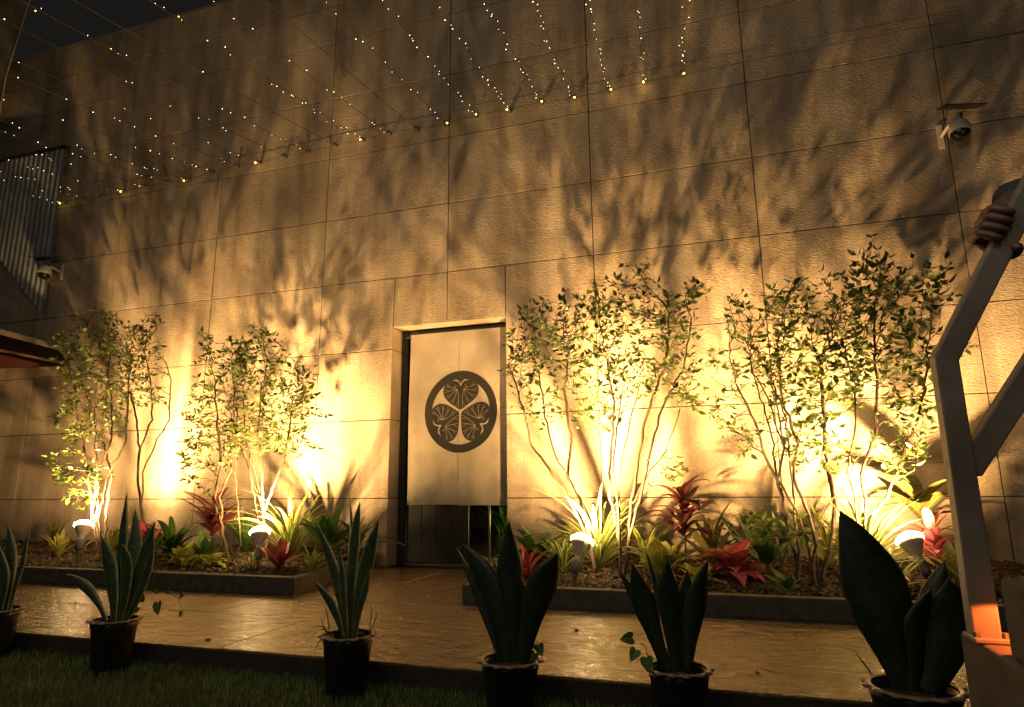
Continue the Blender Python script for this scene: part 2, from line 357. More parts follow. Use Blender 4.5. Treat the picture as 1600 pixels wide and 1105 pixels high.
# noren curtain with crest
NY = .13
def ny(x, z): 
    t = max(0, min(1, (2.25-z)/1.7))
    return NY + .016*math.sin(x*12+.6+.5*z)*t + .007*math.sin(x*29+z*1.1)*t + .005*math.sin(z*5+x*3)
noren = tag(empty('noren_curtain', (-2.43, NY, .56)), 'cream cloth curtain with black round crest hanging in the doorway', 'curtain')
NX0, NX1, NZ0, NZ1 = -2.965, -1.915, .572, 2.262
def sheet(x0, x1, z0, z1, nx, nz, off, name, mat, parent):
    s = MB(); vs = []
    for sd in (0, 1):
        for i in range(nx+1):
            for k in range(nz+1):
                x = x0+(x1-x0)*i/nx; z = z0+(z1-z0)*k/nz; vs.append((x, ny(x, z)-off+sd*.0012, z))
    q = (nx+1)*(nz+1); fs = []
    for i in range(nx):
        for k in range(nz):
            a = i*(nz+1)+k; b = a+nz+1
            fs += [(a, b, b+1, a+1), (q+a, q+a+1, q+b+1, q+b)]
    s.add(vs, fs); return s.build(name, mat, parent, smooth=True)
xm = -2.43
sheet(NX0, xm-.002, NZ0, NZ1-.10, 40, 70, 0, 'cloth_panel', M['fabric'], noren)
sheet(xm+.002, NX1, NZ0-.005, NZ1-.10, 40, 70, 0, 'cloth_panel', M['fabric'], noren)
sheet(NX0, NX1, NZ1-.10, NZ1, 70, 4, .0025, 'top_hem', M['fabric'], noren)
s = MB(); s.tube([(OX0+.08, NY+.012, NZ1-.02), (OX1-.01, NY+.012, NZ1-.02)], .009, 8); s.build('rod', M['black'], noren)

def tri_plate(loops_, off, name, mat, parent):
    """closed outlines filled, laid on the curtain's folds"""
    bm = bmesh.new()
    for outer in loops_:
        vs = [bm.verts.new((p[0], p[1], 0)) for p in outer]; es = [bm.edges.new((vs[i], vs[(i+1) % len(vs)])) for i in range(len(vs))]
    bmesh.ops.triangle_fill(bm, use_beauty=True, edges=bm.edges[:])
    for _ in range(2):
        bmesh.ops.subdivide_edges(bm, edges=[e for e in bm.edges if e.calc_length() > .02], cuts=1)
    bmesh.ops.triangulate(bm, faces=bm.faces[:])
    for v in bm.verts: v.co = Vector((v.co.x, ny(v.co.x, v.co.y)-off, v.co.y))
    for f in bm.faces:
        f.normal_update()
        if f.normal.y > 0: f.normal_flip()
    me = bpy.data.meshes.new(name); bm.to_mesh(me); bm.free(); me.materials.append(mat)
    o = bpy.data.objects.new(name, me); col.objects.link(o); o.parent = parent; o.matrix_parent_inverse = Matrix.Translation(-Vector(wloc(parent))); return o
cc = Y(719.5, 643, NY); CX, CZ = cc.x, cc.z
AX = 1.0*(Y(776, 643, NY).x-Y(664, 643, NY).x)/2; AZ = (Y(719, 579, NY).z-Y(719, 707, NY).z)/2
def E(p): return (CX+p[0]*AX, CZ+p[1]*AZ)     # crest coordinates, radius 1
circ = lambda r_, n_=64: [(r_*math.cos(2*math.pi*k/n_), r_*math.sin(2*math.pi*k/n_)) for k in range(n_)]
tri_plate([[E(p) for p in circ(1.0, 72)], [E(p) for p in circ(.80, 60)]], .0035, 'crest_ring', M['crest'], noren)
def rot2(p, a): return (p[0]*math.cos(a)-p[1]*math.sin(a), p[0]*math.sin(a)+p[1]*math.cos(a))
def seg(p0, p1, w0, w1):
    d = (p1[0]-p0[0], p1[1]-p0[1]); L = math.hypot(*d) or 1; nx, ny_ = -d[1]/L, d[0]/L
    return [(p0[0]+nx*w0, p0[1]+ny_*w0), (p0[0]-nx*w0, p0[1]-ny_*w0), (p1[0]-nx*w1, p1[1]-ny_*w1), (p1[0]+nx*w1, p1[1]+ny_*w1)]
def ribbon(pts, w0, w1):
    Ls, Rs = [], []
    for i, p in enumerate(pts):
        a = pts[max(0, i-1)]; b = pts[min(len(pts)-1, i+1)]; d = (b[0]-a[0], b[1]-a[1]); L = math.hypot(*d) or 1
        w = w0+(w1-w0)*i/(len(pts)-1); Ls.append((p[0]-d[1]/L*w, p[1]+d[0]/L*w)); Rs.append((p[0]+d[1]/L*w, p[1]-d[0]/L*w))
    return Ls, Rs
def flat_ribbons(lines, off, name, mat, parent):
    s = MB()
    for pts, w0, w1 in lines:
        L_, R_ = ribbon(pts, w0, w1); n_ = len(pts); vs = []
        for p in L_+R_:
            x, z = E(p); vs.append((x, ny(x, z)-off, z))
        s.add(vs, [(i, i+1, n_+i+1, n_+i) for i in range(n_-1)])
    return s.build(name, mat, parent)
for k in range(3):
    a = k*2*math.pi/3
    # heart leaf: tip at centre, two lobes outward with a notch between them
    half = [(0, .03), (.12, .10), (.27, .19), (.40, .29), (.485, .41), (.505, .53), (.47, .65), (.385, .735), (.27, .765), (.145, .758), (.065, .73), (.03, .67)]
    half = [(x, z) for x, z in half]
    pts = [half[0]] + half[1:] + [(0, .61)] + [(-x, z) for x, z in reversed(half[1:])]
    # smooth the outline
    def smooth(P, it=2):
        for _ in range(it):
            Q = []
            for i in range(len(P)):
                p, q = P[i], P[(i+1) % len(P)]; Q += [(p[0]*.75+q[0]*.25, p[1]*.75+q[1]*.25), (p[0]*.25+q[0]*.75, p[1]*.25+q[1]*.75)]
            P = Q
        return P
    tri_plate([[E(rot2((x, z), a)) for x, z in smooth(pts, 2)]], .0035, 'crest_leaf', M['crest'], noren)
    wedge = [(-.20, .82), (-.10, .78), (-.045, .75), (0, .68), (.045, .75), (.10, .78), (.20, .82)]
    tri_plate([[E(rot2(p, a)) for p in wedge]], .0037, 'crest_wedge', M['crest'], noren)
    V_ = []
    for sx in (-1, 1):
        V_.append(([(sx*(.135+(.05-.0045*i)*math.cos(2.2+t)), .605+(.048-.0038*i)*math.sin(2.2+t)) for i, t in enumerate([-i*.55 for i in range(9)])], .0055, .005))
        root = (sx*.09, .545)
        for (ex, ez, bx, bz) in [(.42, .64, .26, .60), (.46, .48, .28, .52), (.38, .32, .24, .45), (.22, .19, .14, .40), (.055, .09, .04, .34)]:
            q = [root, (sx*bx, bz), (sx*ex, ez)]
            line = [((1-t)**2*q[0][0]+2*t*(1-t)*q[1][0]+t*t*q[2][0], (1-t)**2*q[0][1]+2*t*(1-t)*q[1][1]+t*t*q[2][1]) for t in [i/6 for i in range(7)]]
            V_.append((line, .0050, .004))
            m_ = line[4]; dx_, dz_ = line[6][0]-m_[0], line[6][1]-m_[1]
            e_ = (m_[0]+dx_*.9-dz_*.6*sx, m_[1]+dz_*.9+dx_*.6*sx); V_.append(([m_, ((m_[0]+e_[0])/2, (m_[1]+e_[1])/2), e_], .004, .0035))
    flat_ribbons([([rot2(p, a) for p in pts_], w0, w1) for pts_, w0, w1 in V_], .0052, 'crest_vein', M['vein'], noren)

# ================================================================== PLANTING BEDS
def soil_z(x, y): 
    return .085 + .075*max(0, min(1, (y+1.5)/1.3)) + .014*math.sin(x*5.1+y*3) + .010*math.sin(x*11-y*7) + .006*math.sin(x*23+y*17)
def bed(name, label, outline, x0, x1, chips):
    """outline: outer front-left .. corners as list of (x,y); kerb pieces along it"""
    b = tag(empty(name, ((x0+x1)/2, -.8, 0)), label, 'planting bed')
    for (p, q, y_in) in outline:
        s = MB(); s.v = []; (ax, ay), (bx, by) = p, q
        d = Vector((bx-ax, by-ay, 0)).normalized(); nn = Vector((-d.y, d.x, 0))*.085*y_in
        A, B = Vector((ax, ay, 0)), Vector((bx, by, 0))
        lo = [A, B, B+nn, A+nn]; s.add([v+Vector((0, 0, .001)) for v in lo]+[v+Vector((0, 0, .118)) for v in lo], [(0, 3, 2, 1), (4, 5, 6, 7), (0, 1, 5, 4), (1, 2, 6, 5), (2, 3, 7, 6), (3, 0, 4, 7)])
        s.build('kerb', M['kerb'], b, bevel=.007)
    return b
def kerb_run(a, b, L=1.12):
    n_ = max(1, round((b-a)/L)); w_ = (b-a)/n_
    return [((a+i*w_+.002, -1.64+random.uniform(-.002, .002)), (a+(i+1)*w_-.002, -1.64+random.uniform(-.002, .002)), 1) for i in range(n_)]
LB = bed('left_planting_bed', 'long low kerbed bed of mulch left of the doorway', kerb_run(-9.7, -2.92)+[ ((-2.92, -1.553), (-3.20, -.005), 1)], -9.7, -3, 0)
RB = bed('right_planting_bed', 'long low kerbed bed of mulch right of the doorway', kerb_run(-1.66, 4.4)+[ ((-1.72, -.005), (-1.66, -1.553), 1)], -1.7, 4.4, 0)
for nm in ('left_planting_bed', 'right_planting_bed'): bpy.data.objects[nm].name = 'planting_bed'
def xr(y): return -2.92-.28*(y+1.64)/1.64 - .09
def xl(y): return -1.66-.06*(y+1.64)/1.64 + .088
for b, fx0, fx1, x_lo, x_hi in ((LB, lambda y: -9.7, xr, -9.7, -2.9), (RB, xl, lambda y: 4.35, -1.7, 4.35)):
    s = MB(); nx, nyy = 90, 22; vs = []
    for i in range(nx+1):
        for k in range(nyy+1):
            y = -1.553+1.548*k/nyy; x = fx0(y)+(fx1(y)-fx0(y))*i/nx; vs.append((x, y, soil_z(x, y)))
    s.add(vs, [(i*(nyy+1)+k, (i+1)*(nyy+1)+k, (i+1)*(nyy+1)+k+1, i*(nyy+1)+k+1) for i in range(nx) for k in range(nyy)])
    so = s.build('soil', M['soil'], b, smooth=True); so['kind'] = 'stuff'
    s = MB(); cnt = 9000
    for _ in range(cnt):
        y = random.uniform(-1.545, -.02); x = random.uniform(max(fx0(y), -8.2)+.02, min(fx1(y), 2.6)-.02)
        l = random.uniform(.008, .026)*(1.4 if random.random() < .2 else 1); w_ = l*random.uniform(.3, .8); t = random.uniform(.003, .009)
        q = Quaternion((random.uniform(-.5, .5), random.uniform(-.5, .5), 1), random.uniform(0, 6.28)) @ Quaternion((1, 0, 0), random.uniform(-.6, .6))
        ctr = Vector((x, y, soil_z(x, y)+random.uniform(0, .012)))
        P = [Vector((-l, 0, 0)), Vector((0, -w_, t)), Vector((l, 0, 0)), Vector((0, w_, t*.6)), Vector((0, 0, t*1.9))]
        s.add([ctr+q @ p for p in P], [(0, 1, 4), (1, 2, 4), (2, 3, 4), (3, 0, 4)])
    so = s.build('mulch', M['chip'], b); so['kind'] = 'stuff'

# ================================================================== SPIKE LAMPS
def lamp(px, py, y, aim, hot, label, watts, ang=172):
    L = Y(px, py, y); a = (Vector(aim)-L).normalized()
    t = tag(empty('spike_lamp', (L.x, L.y, soil_z(L.x, L.y))), label, 'spotlight', 'garden spike lamps')
    q = a.to_track_quat('Z', 'Y').to_matrix().to_4x4(); Mx = Matrix.Translation(L) @ q
    s = MB(); s.lathe([(.020, -.150), (.023, -.115), (.030, -.095), (.050, -.062), (.070, -.024), (.0775, -.008), (.074, -.004)], 32, Mx); s.build('reflector_housing', M['lamp_housing'], t, smooth=True)
    s = MB(); s.lathe([(.0001, .046), (.025, .043), (.048, .034), (.064, .022), (.074, .014), (.0798, .006), (.0802, -.006), (.0785, -.010)], 32, Mx); s.build('lens', M['lens'], t, smooth=True)
    s = MB(); s.lathe([(.001, -.225), (.026, -.225), (.031, -.21), (.031, -.145), (.026, -.128), (.015, -.120)], 20, Mx); s.build('socket', M['lamp_base'], t, smooth=True)
    bk = Mx @ Vector((0, 0, -.19)); g0 = Vector((bk.x, bk.y, soil_z(bk.x, bk.y)-.05))
    s = MB(); s.tube([bk+Vector((-.02, 0, 0)), bk+Vector((.02, 0, 0))], .016, 12); s.build('knuckle', M['lamp_base'], t)
    s = MB(); s.tube([g0, g0+Vector((0, 0, .04)), bk], [.004, .013, .012], 8); s.build('spike', M['lamp_base'], t)
    ld = bpy.data.lights.new('lamp_light', 'SPOT'); ld.energy = watts; ld.color = LAMP_COL; ld.spot_size = R(ang); ld.spot_blend = 1.0; ld.shadow_soft_size = .028
    lo = bpy.data.objects.new('lamp_light', ld); col.objects.link(lo); lo.parent = t; lo.matrix_parent_inverse = Matrix.Translation(-Vector(t.location))
    lo.matrix_basis = Matrix.Translation(L+a*.05) @ (-a).to_track_quat('Z', 'Y').to_matrix().to_4x4()
    ld = bpy.data.lights.new('lamp_beam', 'SPOT'); ld.energy = watts*1.7; ld.color = LAMP_COL; ld.spot_size = R(66); ld.spot_blend = 1.0; ld.shadow_soft_size = .028
    lo = bpy.data.objects.new('lamp_beam', ld); col.objects.link(lo); lo.parent = t; lo.matrix_parent_inverse = Matrix.Translation(-Vector(t.location))
    h = (Vector(hot)-L).normalized(); lo.matrix_basis = Matrix.Translation(L+a*.055) @ (-h).to_track_quat('Z', 'Y').to_matrix().to_4x4()
    return t
lamp(131, 821, -1.10, Y(190, 560, -.55), Y(262, 700, 0), 'leftmost spike lamp, tilted right under the first tree', LAMP_W*.9)
lamp(406, 832, -1.10, Y(420, 560, -.55), Y(490, 690, 0), 'upright spike lamp with glowing rim beside the yellow striped plant', LAMP_W*1.0)
lamp(910, 845, -1.15, Y(985, 560, -.55), Y(935, 680, 0), 'spike lamp just right of the doorway at the foot of a white-lit trunk', LAMP_W*1.15)
lamp(1421, 843, -1.05, Y(1290, 590, -.55), Y(1275, 680, 0), 'rightmost spike lamp, tilted left near the red leaves', LAMP_W*1.6)

# ================================================================== TREES
def grow(stems, blobs, natt, seed, ydep, yspread=.42, step=.052, infl=.55, kill=.075):
    rs = np.random.default_rng(seed)
    nodes_, par, stem_id = [], [], []
    for si, st in enumerate(stems):
        pts = [Y(x, y, ydep + dy) for x, y, dy in st]
        # start on nearest existing node if this is a fork
        prev = -1
        if si and st[0][2] == 0 and len(nodes_):
            d = [np.linalg.norm(np.array(pts[0])-q) for q in nodes_]; j = int(np.argmin(d))
            if d[j] < .08: prev = j
        for a, b in zip(pts[:-1], pts[1:]):
            L = (b-a).length; k = max(1, int(L/step))
            for i in range(k):
                t = i/k
                if prev >= 0 and a is pts[0] and i == 0: continue
                jit = rs.normal(0, .0045, 3)
                nodes_.append(np.array(a.lerp(b, t))+jit); par.append(prev); stem_id.append(si); prev = len(nodes_)-1
        nodes_.append(np.array(pts[-1])); par.append(prev); stem_id.append(si)
    A = []
    wts = np.array([b[2]*b[3]*(b[4] if len(b) > 4 else 1) for b in blobs], float); wts /= wts.sum()
    for _ in range(natt):
        b = blobs[rs.choice(len(blobs), p=wts)]
        while True:
            u = rs.uniform(-1, 1, 3)
            if (u**2).sum() < 1: break
        u *= rs.uniform(.9, 1.12)
        A.append(np.array(Y(b[0]+u[0]*b[2], b[1]+u[1]*b[3], max(-1.5, min(-.06, ydep+u[2]*yspread)))))
    A = np.array(A); n0 = len(nodes_)
    Nn = np.array(nodes_); Pn = list(par); zmin = None
    alive = np.ones(len(A), bool); grown = np.zeros(0)
    active_from = 0
    ok = np.array([1.0 if True else 0]*len(Nn))
    hmin = Nn[:, 2].min() + .2*(Nn[:, 2].max()-Nn[:, 2].min())
    elig = Nn[:, 2] > hmin
    D = np.linalg.norm(A[:, None]-Nn[None], axis=2); D[:, ~elig] = 9
    best = D.min(1); bi = D.argmin(1)
    for it in range(70):
        act = alive & (best < infl*3)
        if not act.any(): break
        new = []
        for j in np.unique(bi[act]):
            mk = act & (bi == j); d = A[mk]-Nn[j]; d /= np.linalg.norm(d, axis=1)[:, None]+1e-9
            v = d.mean(0); v /= np.linalg.norm(v)+1e-9
            pd = Nn[j]-Nn[Pn[j]] if Pn[j] >= 0 else np.array([0, 0, 1.]); pd = pd/(np.linalg.norm(pd)+1e-9)
            v = v*.8+pd*.5+np.array([0, 0, .16])+rs.normal(0, .30, 3); v /= np.linalg.norm(v)
            q = Nn[j]+v*step; q[1] = min(q[1], -.05); new.append((j, q))
        base = len(Nn); Q = np.array([q for _, q in new]); Nn = np.vstack([Nn, Q]); Pn += [j for j, _ in new]
        D = np.linalg.norm(A[:, None]-Q[None], axis=2); m_ = D.min(1); k_ = D.argmin(1)
        up = m_ < best; best[up] = m_[up]; bi[up] = base+k_[up]
        alive &= best > kill
    return Nn, np.array(Pn), n0, np.array(stem_id)
def tree(stems, blobs, natt, seed, ydep, label, leafmat='leaf', nleaf=1.0, rmax=.0145, leafsize=.021, group='slender multi-stem trees in the beds'):
    rs = random.Random(seed)
    if group: ydep -= .20
    extra = []
    for st in (stems[::2] if group else []):      # slimmer companion stems, as these clumps have
        k = rs.choice((-1, 1)); n_ = len(st); a0 = rs.randint(0, 1)
        extra.append([(x+k*(4+rs.uniform(5, 9)*i)*(i > 0), y+rs.uniform(-8, 8)*(i > 0), d+rs.uniform(-.06, .06)*(i > 0)) for i, (x, y, d) in enumerate(st[a0:])])
    stems = stems+extra
    Nn, P, n0, sid = grow(stems, blobs, int(natt*1.5), seed, ydep, kill=.062)
    n = len(Nn); ch = [[] for _ in range(n)]
    for i in range(n):
        if P[i] >= 0: ch[P[i]].append(i)
    rad = np.zeros(n); tipd = np.zeros(n, int)
    order = list(range(n)); order.sort(key=lambda i: -i)
    # parents always precede children
    for i in order:
        if not ch[i]: rad[i] = .0016; tipd[i] = 0
        else:
            rad[i] = max(.0016, sum(rad[c]**2.35 for c in ch[i])**(1/2.35)*1.004); tipd[i] = min(tipd[c] for c in ch[i])+1
    f_ = rmax/max(rad.max(), 1e-6)
    if f_ < 1: rad = .0016+(rad-.0016)*f_
    elif f_ > 1: rad = .0016+(rad-.0016)*min(f_, 1.8)
    base = Nn[0]; gz = soil_z(base[0], base[1])
    t = tag(empty('slender_tree', (base[0], base[1], gz)), label, 'tree', group)
    br = MB(); stem_mb = [MB() for _ in stems]
    starts = [i for i in range(n) if P[i] < 0] + [c for i in range(n) for c in sorted(ch[i], key=lambda q: -rad[q])[1:]]
    for s0 in starts:
        chain = [s0]; cur = s0
        while ch[cur]:
            # follow stem id first
            nxt = sorted(ch[cur], key=lambda q: (0 if (q < n0 and cur < n0 and sid[q] == sid[cur]) else 1, -rad[q]))[0]
            if nxt in set(starts): nxt = sorted(ch[cur], key=lambda q: -rad[q])[0]
            chain.append(nxt); cur = nxt
        pts = [Nn[i] for i in chain]; rr = [rad[i] for i in chain]
        if P[s0] >= 0: pts = [Nn[P[s0]]] + pts; rr = [min(rad[P[s0]], rad[s0]*1.15)] + rr
        if s0 < n0 :
            k = sum(1 for i in chain if i < n0) + (1 if P[s0] >= 0 else 0)
            if P[s0] < 0: pts = [np.array([pts[0][0], pts[0][1], gz-.05])] + pts; rr = [rr[0]*1.3] + rr; k += 1
            k = max(2, min(k, len(pts)))
            stem_mb[sid[s0]].tube(pts[:k], rr[:k], 8)
            if len(pts)-k >= 1: br.tube(pts[k-1:], rr[k-1:], 5)
        elif len(pts) > 1: br.tube(pts, rr, 5 if rr[0] > .003 else 3)
    for s in stem_mb:
        if s.v: s.build('stem', M['bark'], t, smooth=True)
    o = br.build('branches', M['bark'], t, smooth=True)
    lf = MB()
    for i in range(n0, n):
        cl = math.sin(Nn[i][0]*19+seed)*math.sin(Nn[i][2]*17+seed*2)+.6*math.sin(Nn[i][1]*23+Nn[i][0]*9)
        if cl < -.5 and rs.random() < .7: continue
        if tipd[i] > 9 or rs.random() > (.95 if tipd[i] < 6 else .5)*nleaf: continue
        d = Vector(Nn[i]-Nn[P[i]]).normalized(); p = Vector(Nn[i])
        for sgn in ((-1, 1) if rs.random() < .75 else (rs.choice((-1, 1)),)):
            side = d.cross(Vector((rs.gauss(0, .5), rs.gauss(0, .5), 1))).normalized()*sgn
            a = (d*rs.uniform(.3, .9)+side*rs.uniform(.6, 1.0)+Vector((0, 0, rs.uniform(-.35, .25)))).normalized()
            L = leafsize*1.2*rs.uniform(.45, 1.5); W = L*rs.uniform(.30, .42)
            u = a.cross(Vector((rs.gauss(0, .6), rs.gauss(0, .6), 1))).normalized(); nn_ = a.cross(u)
            p0 = p+a*.004; s1 = p0+a*L*.55+nn_*L*.05; tp = p0+a*L*1.9-nn_*L*rs.uniform(0, .25)
            m1 = p0+a*L*1.15+nn_*L*.02
            lf.add([p0, s1+u*W*1.35+nn_*W*.4, m1+u*W*1.1+nn_*W*.3, tp, m1-u*W*1.1+nn_*W*.3, s1-u*W*1.35+nn_*W*.4, m1], [(0, 6, 2, 1), (6, 3, 2), (0, 5, 4, 6), (6, 4, 3)],
                   [(.5, 0), (0, .4), (0, .7), (.5, 1), (1, .7), (1, .4), (.5, .5)])
    o = lf.build('foliage', M[leafmat], t); o['kind'] = 'stuff'
    return t
def S(*pts): return [(p[0], p[1], p[2] if len(p) > 2 else 0) for p in pts]
tree([S((160, 872), (150, 820), (141, 770), (135, 720), (122, 660), (116, 600)), S((163, 872, .03), (166, 800, .05), (175, 740, .05), (160, 690, .1), (166, 620, .1), (172, 560, .1)),
      S((157, 872, -.03), (155, 810, -.05), (170, 740, -.08), (196, 690, -.1), (200, 620, -.05), (205, 560))],
     [(128, 560, 45, 75), (170, 540, 55, 60), (112, 650, 34, 70), (150, 640, 50, 60), (190, 600, 40, 70, .7), (100, 730, 26, 30, .6), (128, 775, 30, 26, .9), (150, 740, 30, 20, .6), (165, 485, 12, 22, .5)], 620, 11, -.72,
     'leftmost yellow-green multi-stem tree standing by the red awning', leafsize=.022)
tree([S((222, 868), (222, 800), (214, 740), (218, 700), (238, 655), (236, 600), (228, 560)), S((218, 700), (212, 650), (200, 600), (205, 560))],
     [(222, 540, 30, 45), (238, 580, 24, 60), (215, 600, 30, 50), (240, 500, 10, 18, .8)], 190, 12, -.75, 'thin curved tree just right of the leftmost tree, rising from the left snake plant', nleaf=.8)
tree([S((358, 885), (348, 835), (335, 780), (345, 730), (340, 660), (335, 590)), S((362, 885, .02), (376, 850), (372, 790), (366, 730), (372, 650), (365, 600))],
     [(345, 600, 45, 60), (326, 545, 20, 32), (312, 650, 30, 60), (345, 690, 45, 55), (300, 720, 30, 40, .7), (375, 560, 28, 35)], 430, 13, -.72, 'pale-barked forked tree right of the hot white patch, left of the upright lamp')
tree([S((418, 868), (412, 800), (409, 740), (404, 680), (408, 600)), S((412, 800), (430, 755, -.06), (448, 700, -.06), (456, 630)), S((412, 800), (400, 740, .06), (385, 690, .08), (380, 620, .05))],
     [(405, 570, 50, 50), (430, 620, 55, 60), (470, 610, 30, 45), (400, 670, 70, 50), (455, 690, 42, 35, .7), (505, 650, 18, 8, .6), (403, 523, 8, 15, .8)], 620, 14, -.62, 'bushy tree lit white from the upright lamp at its foot', leafsize=.023)
tree([S((930, 882), (918, 825), (906, 780), (886, 745), (862, 700), (850, 640), (842, 580)), S((886, 745), (892, 690, .04), (882, 620, .06), (888, 550, .08))],
     [(850, 540, 50, 55), (815, 560, 32, 60), (885, 500, 42, 40, 1.6), (855, 640, 30, 35, .7), (800, 640, 14, 10, .4), (830, 490, 28, 25), (900, 570, 30, 50)], 520, 15, -.72, 'tree whose low trunk glows white, nearest the doorway on its right', leafmat='leaf_dark')
tree([S((975, 897), (983, 845), (986, 790), (998, 710), (1010, 645), (1040, 570), (1046, 490)), S((970, 880, .06), (964, 825, .06), (952, 765, .06), (955, 700, .1), (960, 640, .1), (948, 560, .1)),
      S((972, 885, -.03), (966, 800, -.03), (968, 740, -.05), (985, 660, -.05), (1000, 600)), S((986, 790), (1010, 745), (1040, 705), (1062, 640))],
     [(1010, 500, 50, 50), (1050, 510, 45, 60), (955, 550, 50, 80), (935, 475, 36, 30), (1005, 590, 70, 45), (940, 640, 45, 45), (1085, 460, 25, 20, .8), (1005, 430, 10, 25, .8), (1080, 600, 30, 50, .6), (960, 440, 25, 20, .7), (1055, 740, 40, 12, .3)], 900, 16, -.72,
     'large spreading tree with three bare stems between the doorway and the maroon plant', leafsize=.022)
tree([S((1244, 897), (1250, 885), (1236, 845), (1226, 800), (1215, 750), (1196, 715), (1180, 660), (1150, 600)), S((1196, 715), (1170, 690, .06), (1140, 668, .08)), S((1215, 750), (1225, 700), (1215, 640), (1205, 590))],
     [(1150, 500, 30, 40), (1165, 570, 45, 45), (1140, 640, 40, 40, .7), (1205, 560, 40, 55), (1180, 690, 55, 30, .5), (1115, 570, 20, 30, .5)], 330, 17, -.68, 'sparse leaning tree with a kinked stem before the widest white glow', nleaf=.7)
tree([S((1272, 902, -.12), (1272, 840, -.12), (1264, 805), (1240, 750), (1245, 690), (1222, 625), (1218, 560)), S((1284, 902, .03), (1300, 850, .03), (1306, 790, .03), (1292, 720, .05), (1286, 640, .05), (1282, 560, .05)), S((1272, 840), (1292, 795, -.05), (1325, 745, -.05), (1350, 700, -.05))],
     [(1225, 480, 38, 45), (1290, 480, 60, 55), (1240, 560, 65, 60), (1300, 600, 60, 65), (1270, 700, 60, 45, .8), (1330, 500, 40, 50), (1250, 640, 60, 50)], 800, 18, -.7, 'dense leafy tree with dark kinked stems left of the giant black snake plant leaf', leafsize=.023)
tree([S((1352, 888), (1350, 830), (1352, 780), (1345, 740), (1368, 680), (1370, 600), (1365, 520)), S((1350, 830), (1376, 790), (1400, 745), (1420, 690), (1440, 640), (1450, 560))],
     [(1370, 450, 50, 50), (1435, 450, 50, 40), (1400, 540, 65, 65), (1430, 640, 40, 60), (1410, 710, 45, 40, .8), (1357, 385, 12, 28, .7), (1475, 415, 22, 16, .7), (1500, 545, 22, 16, .5), (1340, 560, 40, 60), (1460, 560, 30, 50)], 800, 19, -.7, 'tallest tree at the right end, behind the metal handrail post', leafsize=.024, leafmat='leaf_dark')
tree([S((1222, 880), (1215, 850), (1205, 835)), S((1222, 880, .02), (1235, 845, .02), (1240, 830, .02))], [(1190, 825, 42, 22), (1235, 830, 30, 22)], 130, 20, -.95, 'small low leafy sapling between the pink plant and the dark-stemmed tree', rmax=.005, leafsize=.026, group=None)

# ================================================================== LOW PLANTS
def blade(L, W, arch, fold=.25, nseg=9, shape='strap', droop=0.0, twist=0.0):
    """leaf mesh data growing from the origin up +Z and arching towards +X"""
    s = MB(); x = z = 0.0; vs = []; uv = []; ang = 0.0; st = L/nseg
    for i in range(nseg+1):
        t = i/nseg
        if shape == 'strap': w_ = W*(.45+.55*min(1, t*4))*(1-max(0, (t-.45)/.55)**1.7)
        elif shape == 'lance': w_ = W*math.sin(math.pi*min(1, (t*.93+.05)))**.75*(1 if t < .98 else .1)
        else: # stalked broad leaf
            w_ = .06*W if t < .33 else W*max(0.02, math.sin(math.pi*((t-.33)/.67)**.62))
        w_ = max(w_, .0005)
        c_, sn = math.cos(ang), math.sin(ang); wy = math.sin(t*6+twist)*.06*W
        for u_ in (-1, 0, 1):
            lift = abs(u_)*fold*w_
            vs.append((x-c_*lift*(1 if shape != 'broad' else .6), u_*w_+wy, z+sn*lift)); uv.append((.5+u_*.5, t))
        x += math.sin(ang)*st; z += math.cos(ang)*st; ang = arch*((i+1)/nseg)**1.25 + droop*max(0, (i+1)/nseg-.6)
    s.add(vs, [(i*3+k, i*3+k+1, (i+1)*3+k+1, (i+1)*3+k) for i in range(nseg) for k in range(2)], uv)
    return s
def plant(name, label, cat, px, py, y, n_, L, W, mat, shape='strap', arch=(.8, 2.0), tilt=(.1, .9), stem=0.0, group=None, seed=1, height=0.0, bare=.0):
    """rosette: real-size leaves around a crown; base read on the bed"""
    L *= 1.55; W *= 1.5; n_ = int(n_*1.25); rs = random.Random(seed); b = Y(px, py, y); gz = soil_z(b.x, b.y); b = Vector((b.x, b.y, gz))
    t = tag(empty(name, b), label, cat, group)
    meshes = [blade(L*rs.uniform(.8, 1.1), W*rs.uniform(.8, 1.15), rs.uniform(*arch), shape=shape, twist=rs.uniform(0, 6)).mesh('leaf', M[mat], True) for _ in range(5)]
    if stem:
        s = MB(); s.tube([b-Vector((0, 0, .03)), b+Vector((.006, 0, stem*.5)), b+Vector((0, 0, stem))], [.008, .006, .004], 7); s.build('stem', M['bark'], t, smooth=True)
    for k in range(n_):
        u = k/max(1, n_-1); hz = stem*(bare+(1-bare)*u) if stem else 0
        tl = tilt[1]+(tilt[0]-tilt[1])*u if not stem else rs.uniform(*tilt)
        o = bpy.data.objects.new('leaf', meshes[k % 5]); col.objects.link(o); o.parent = t
        o.location = (rs.uniform(-.01, .01), rs.uniform(-.01, .01), hz-.004)
        o.rotation_euler = (0, tl+rs.uniform(-.1, .1), k*2.4+rs.uniform(-.3, .3))
        sc = rs.uniform(.75, 1.1)*(1 if not stem else (.8+.35*(1-u))); o.scale = (sc, sc, sc)
    return t
PB = 'low foliage plants in the beds'
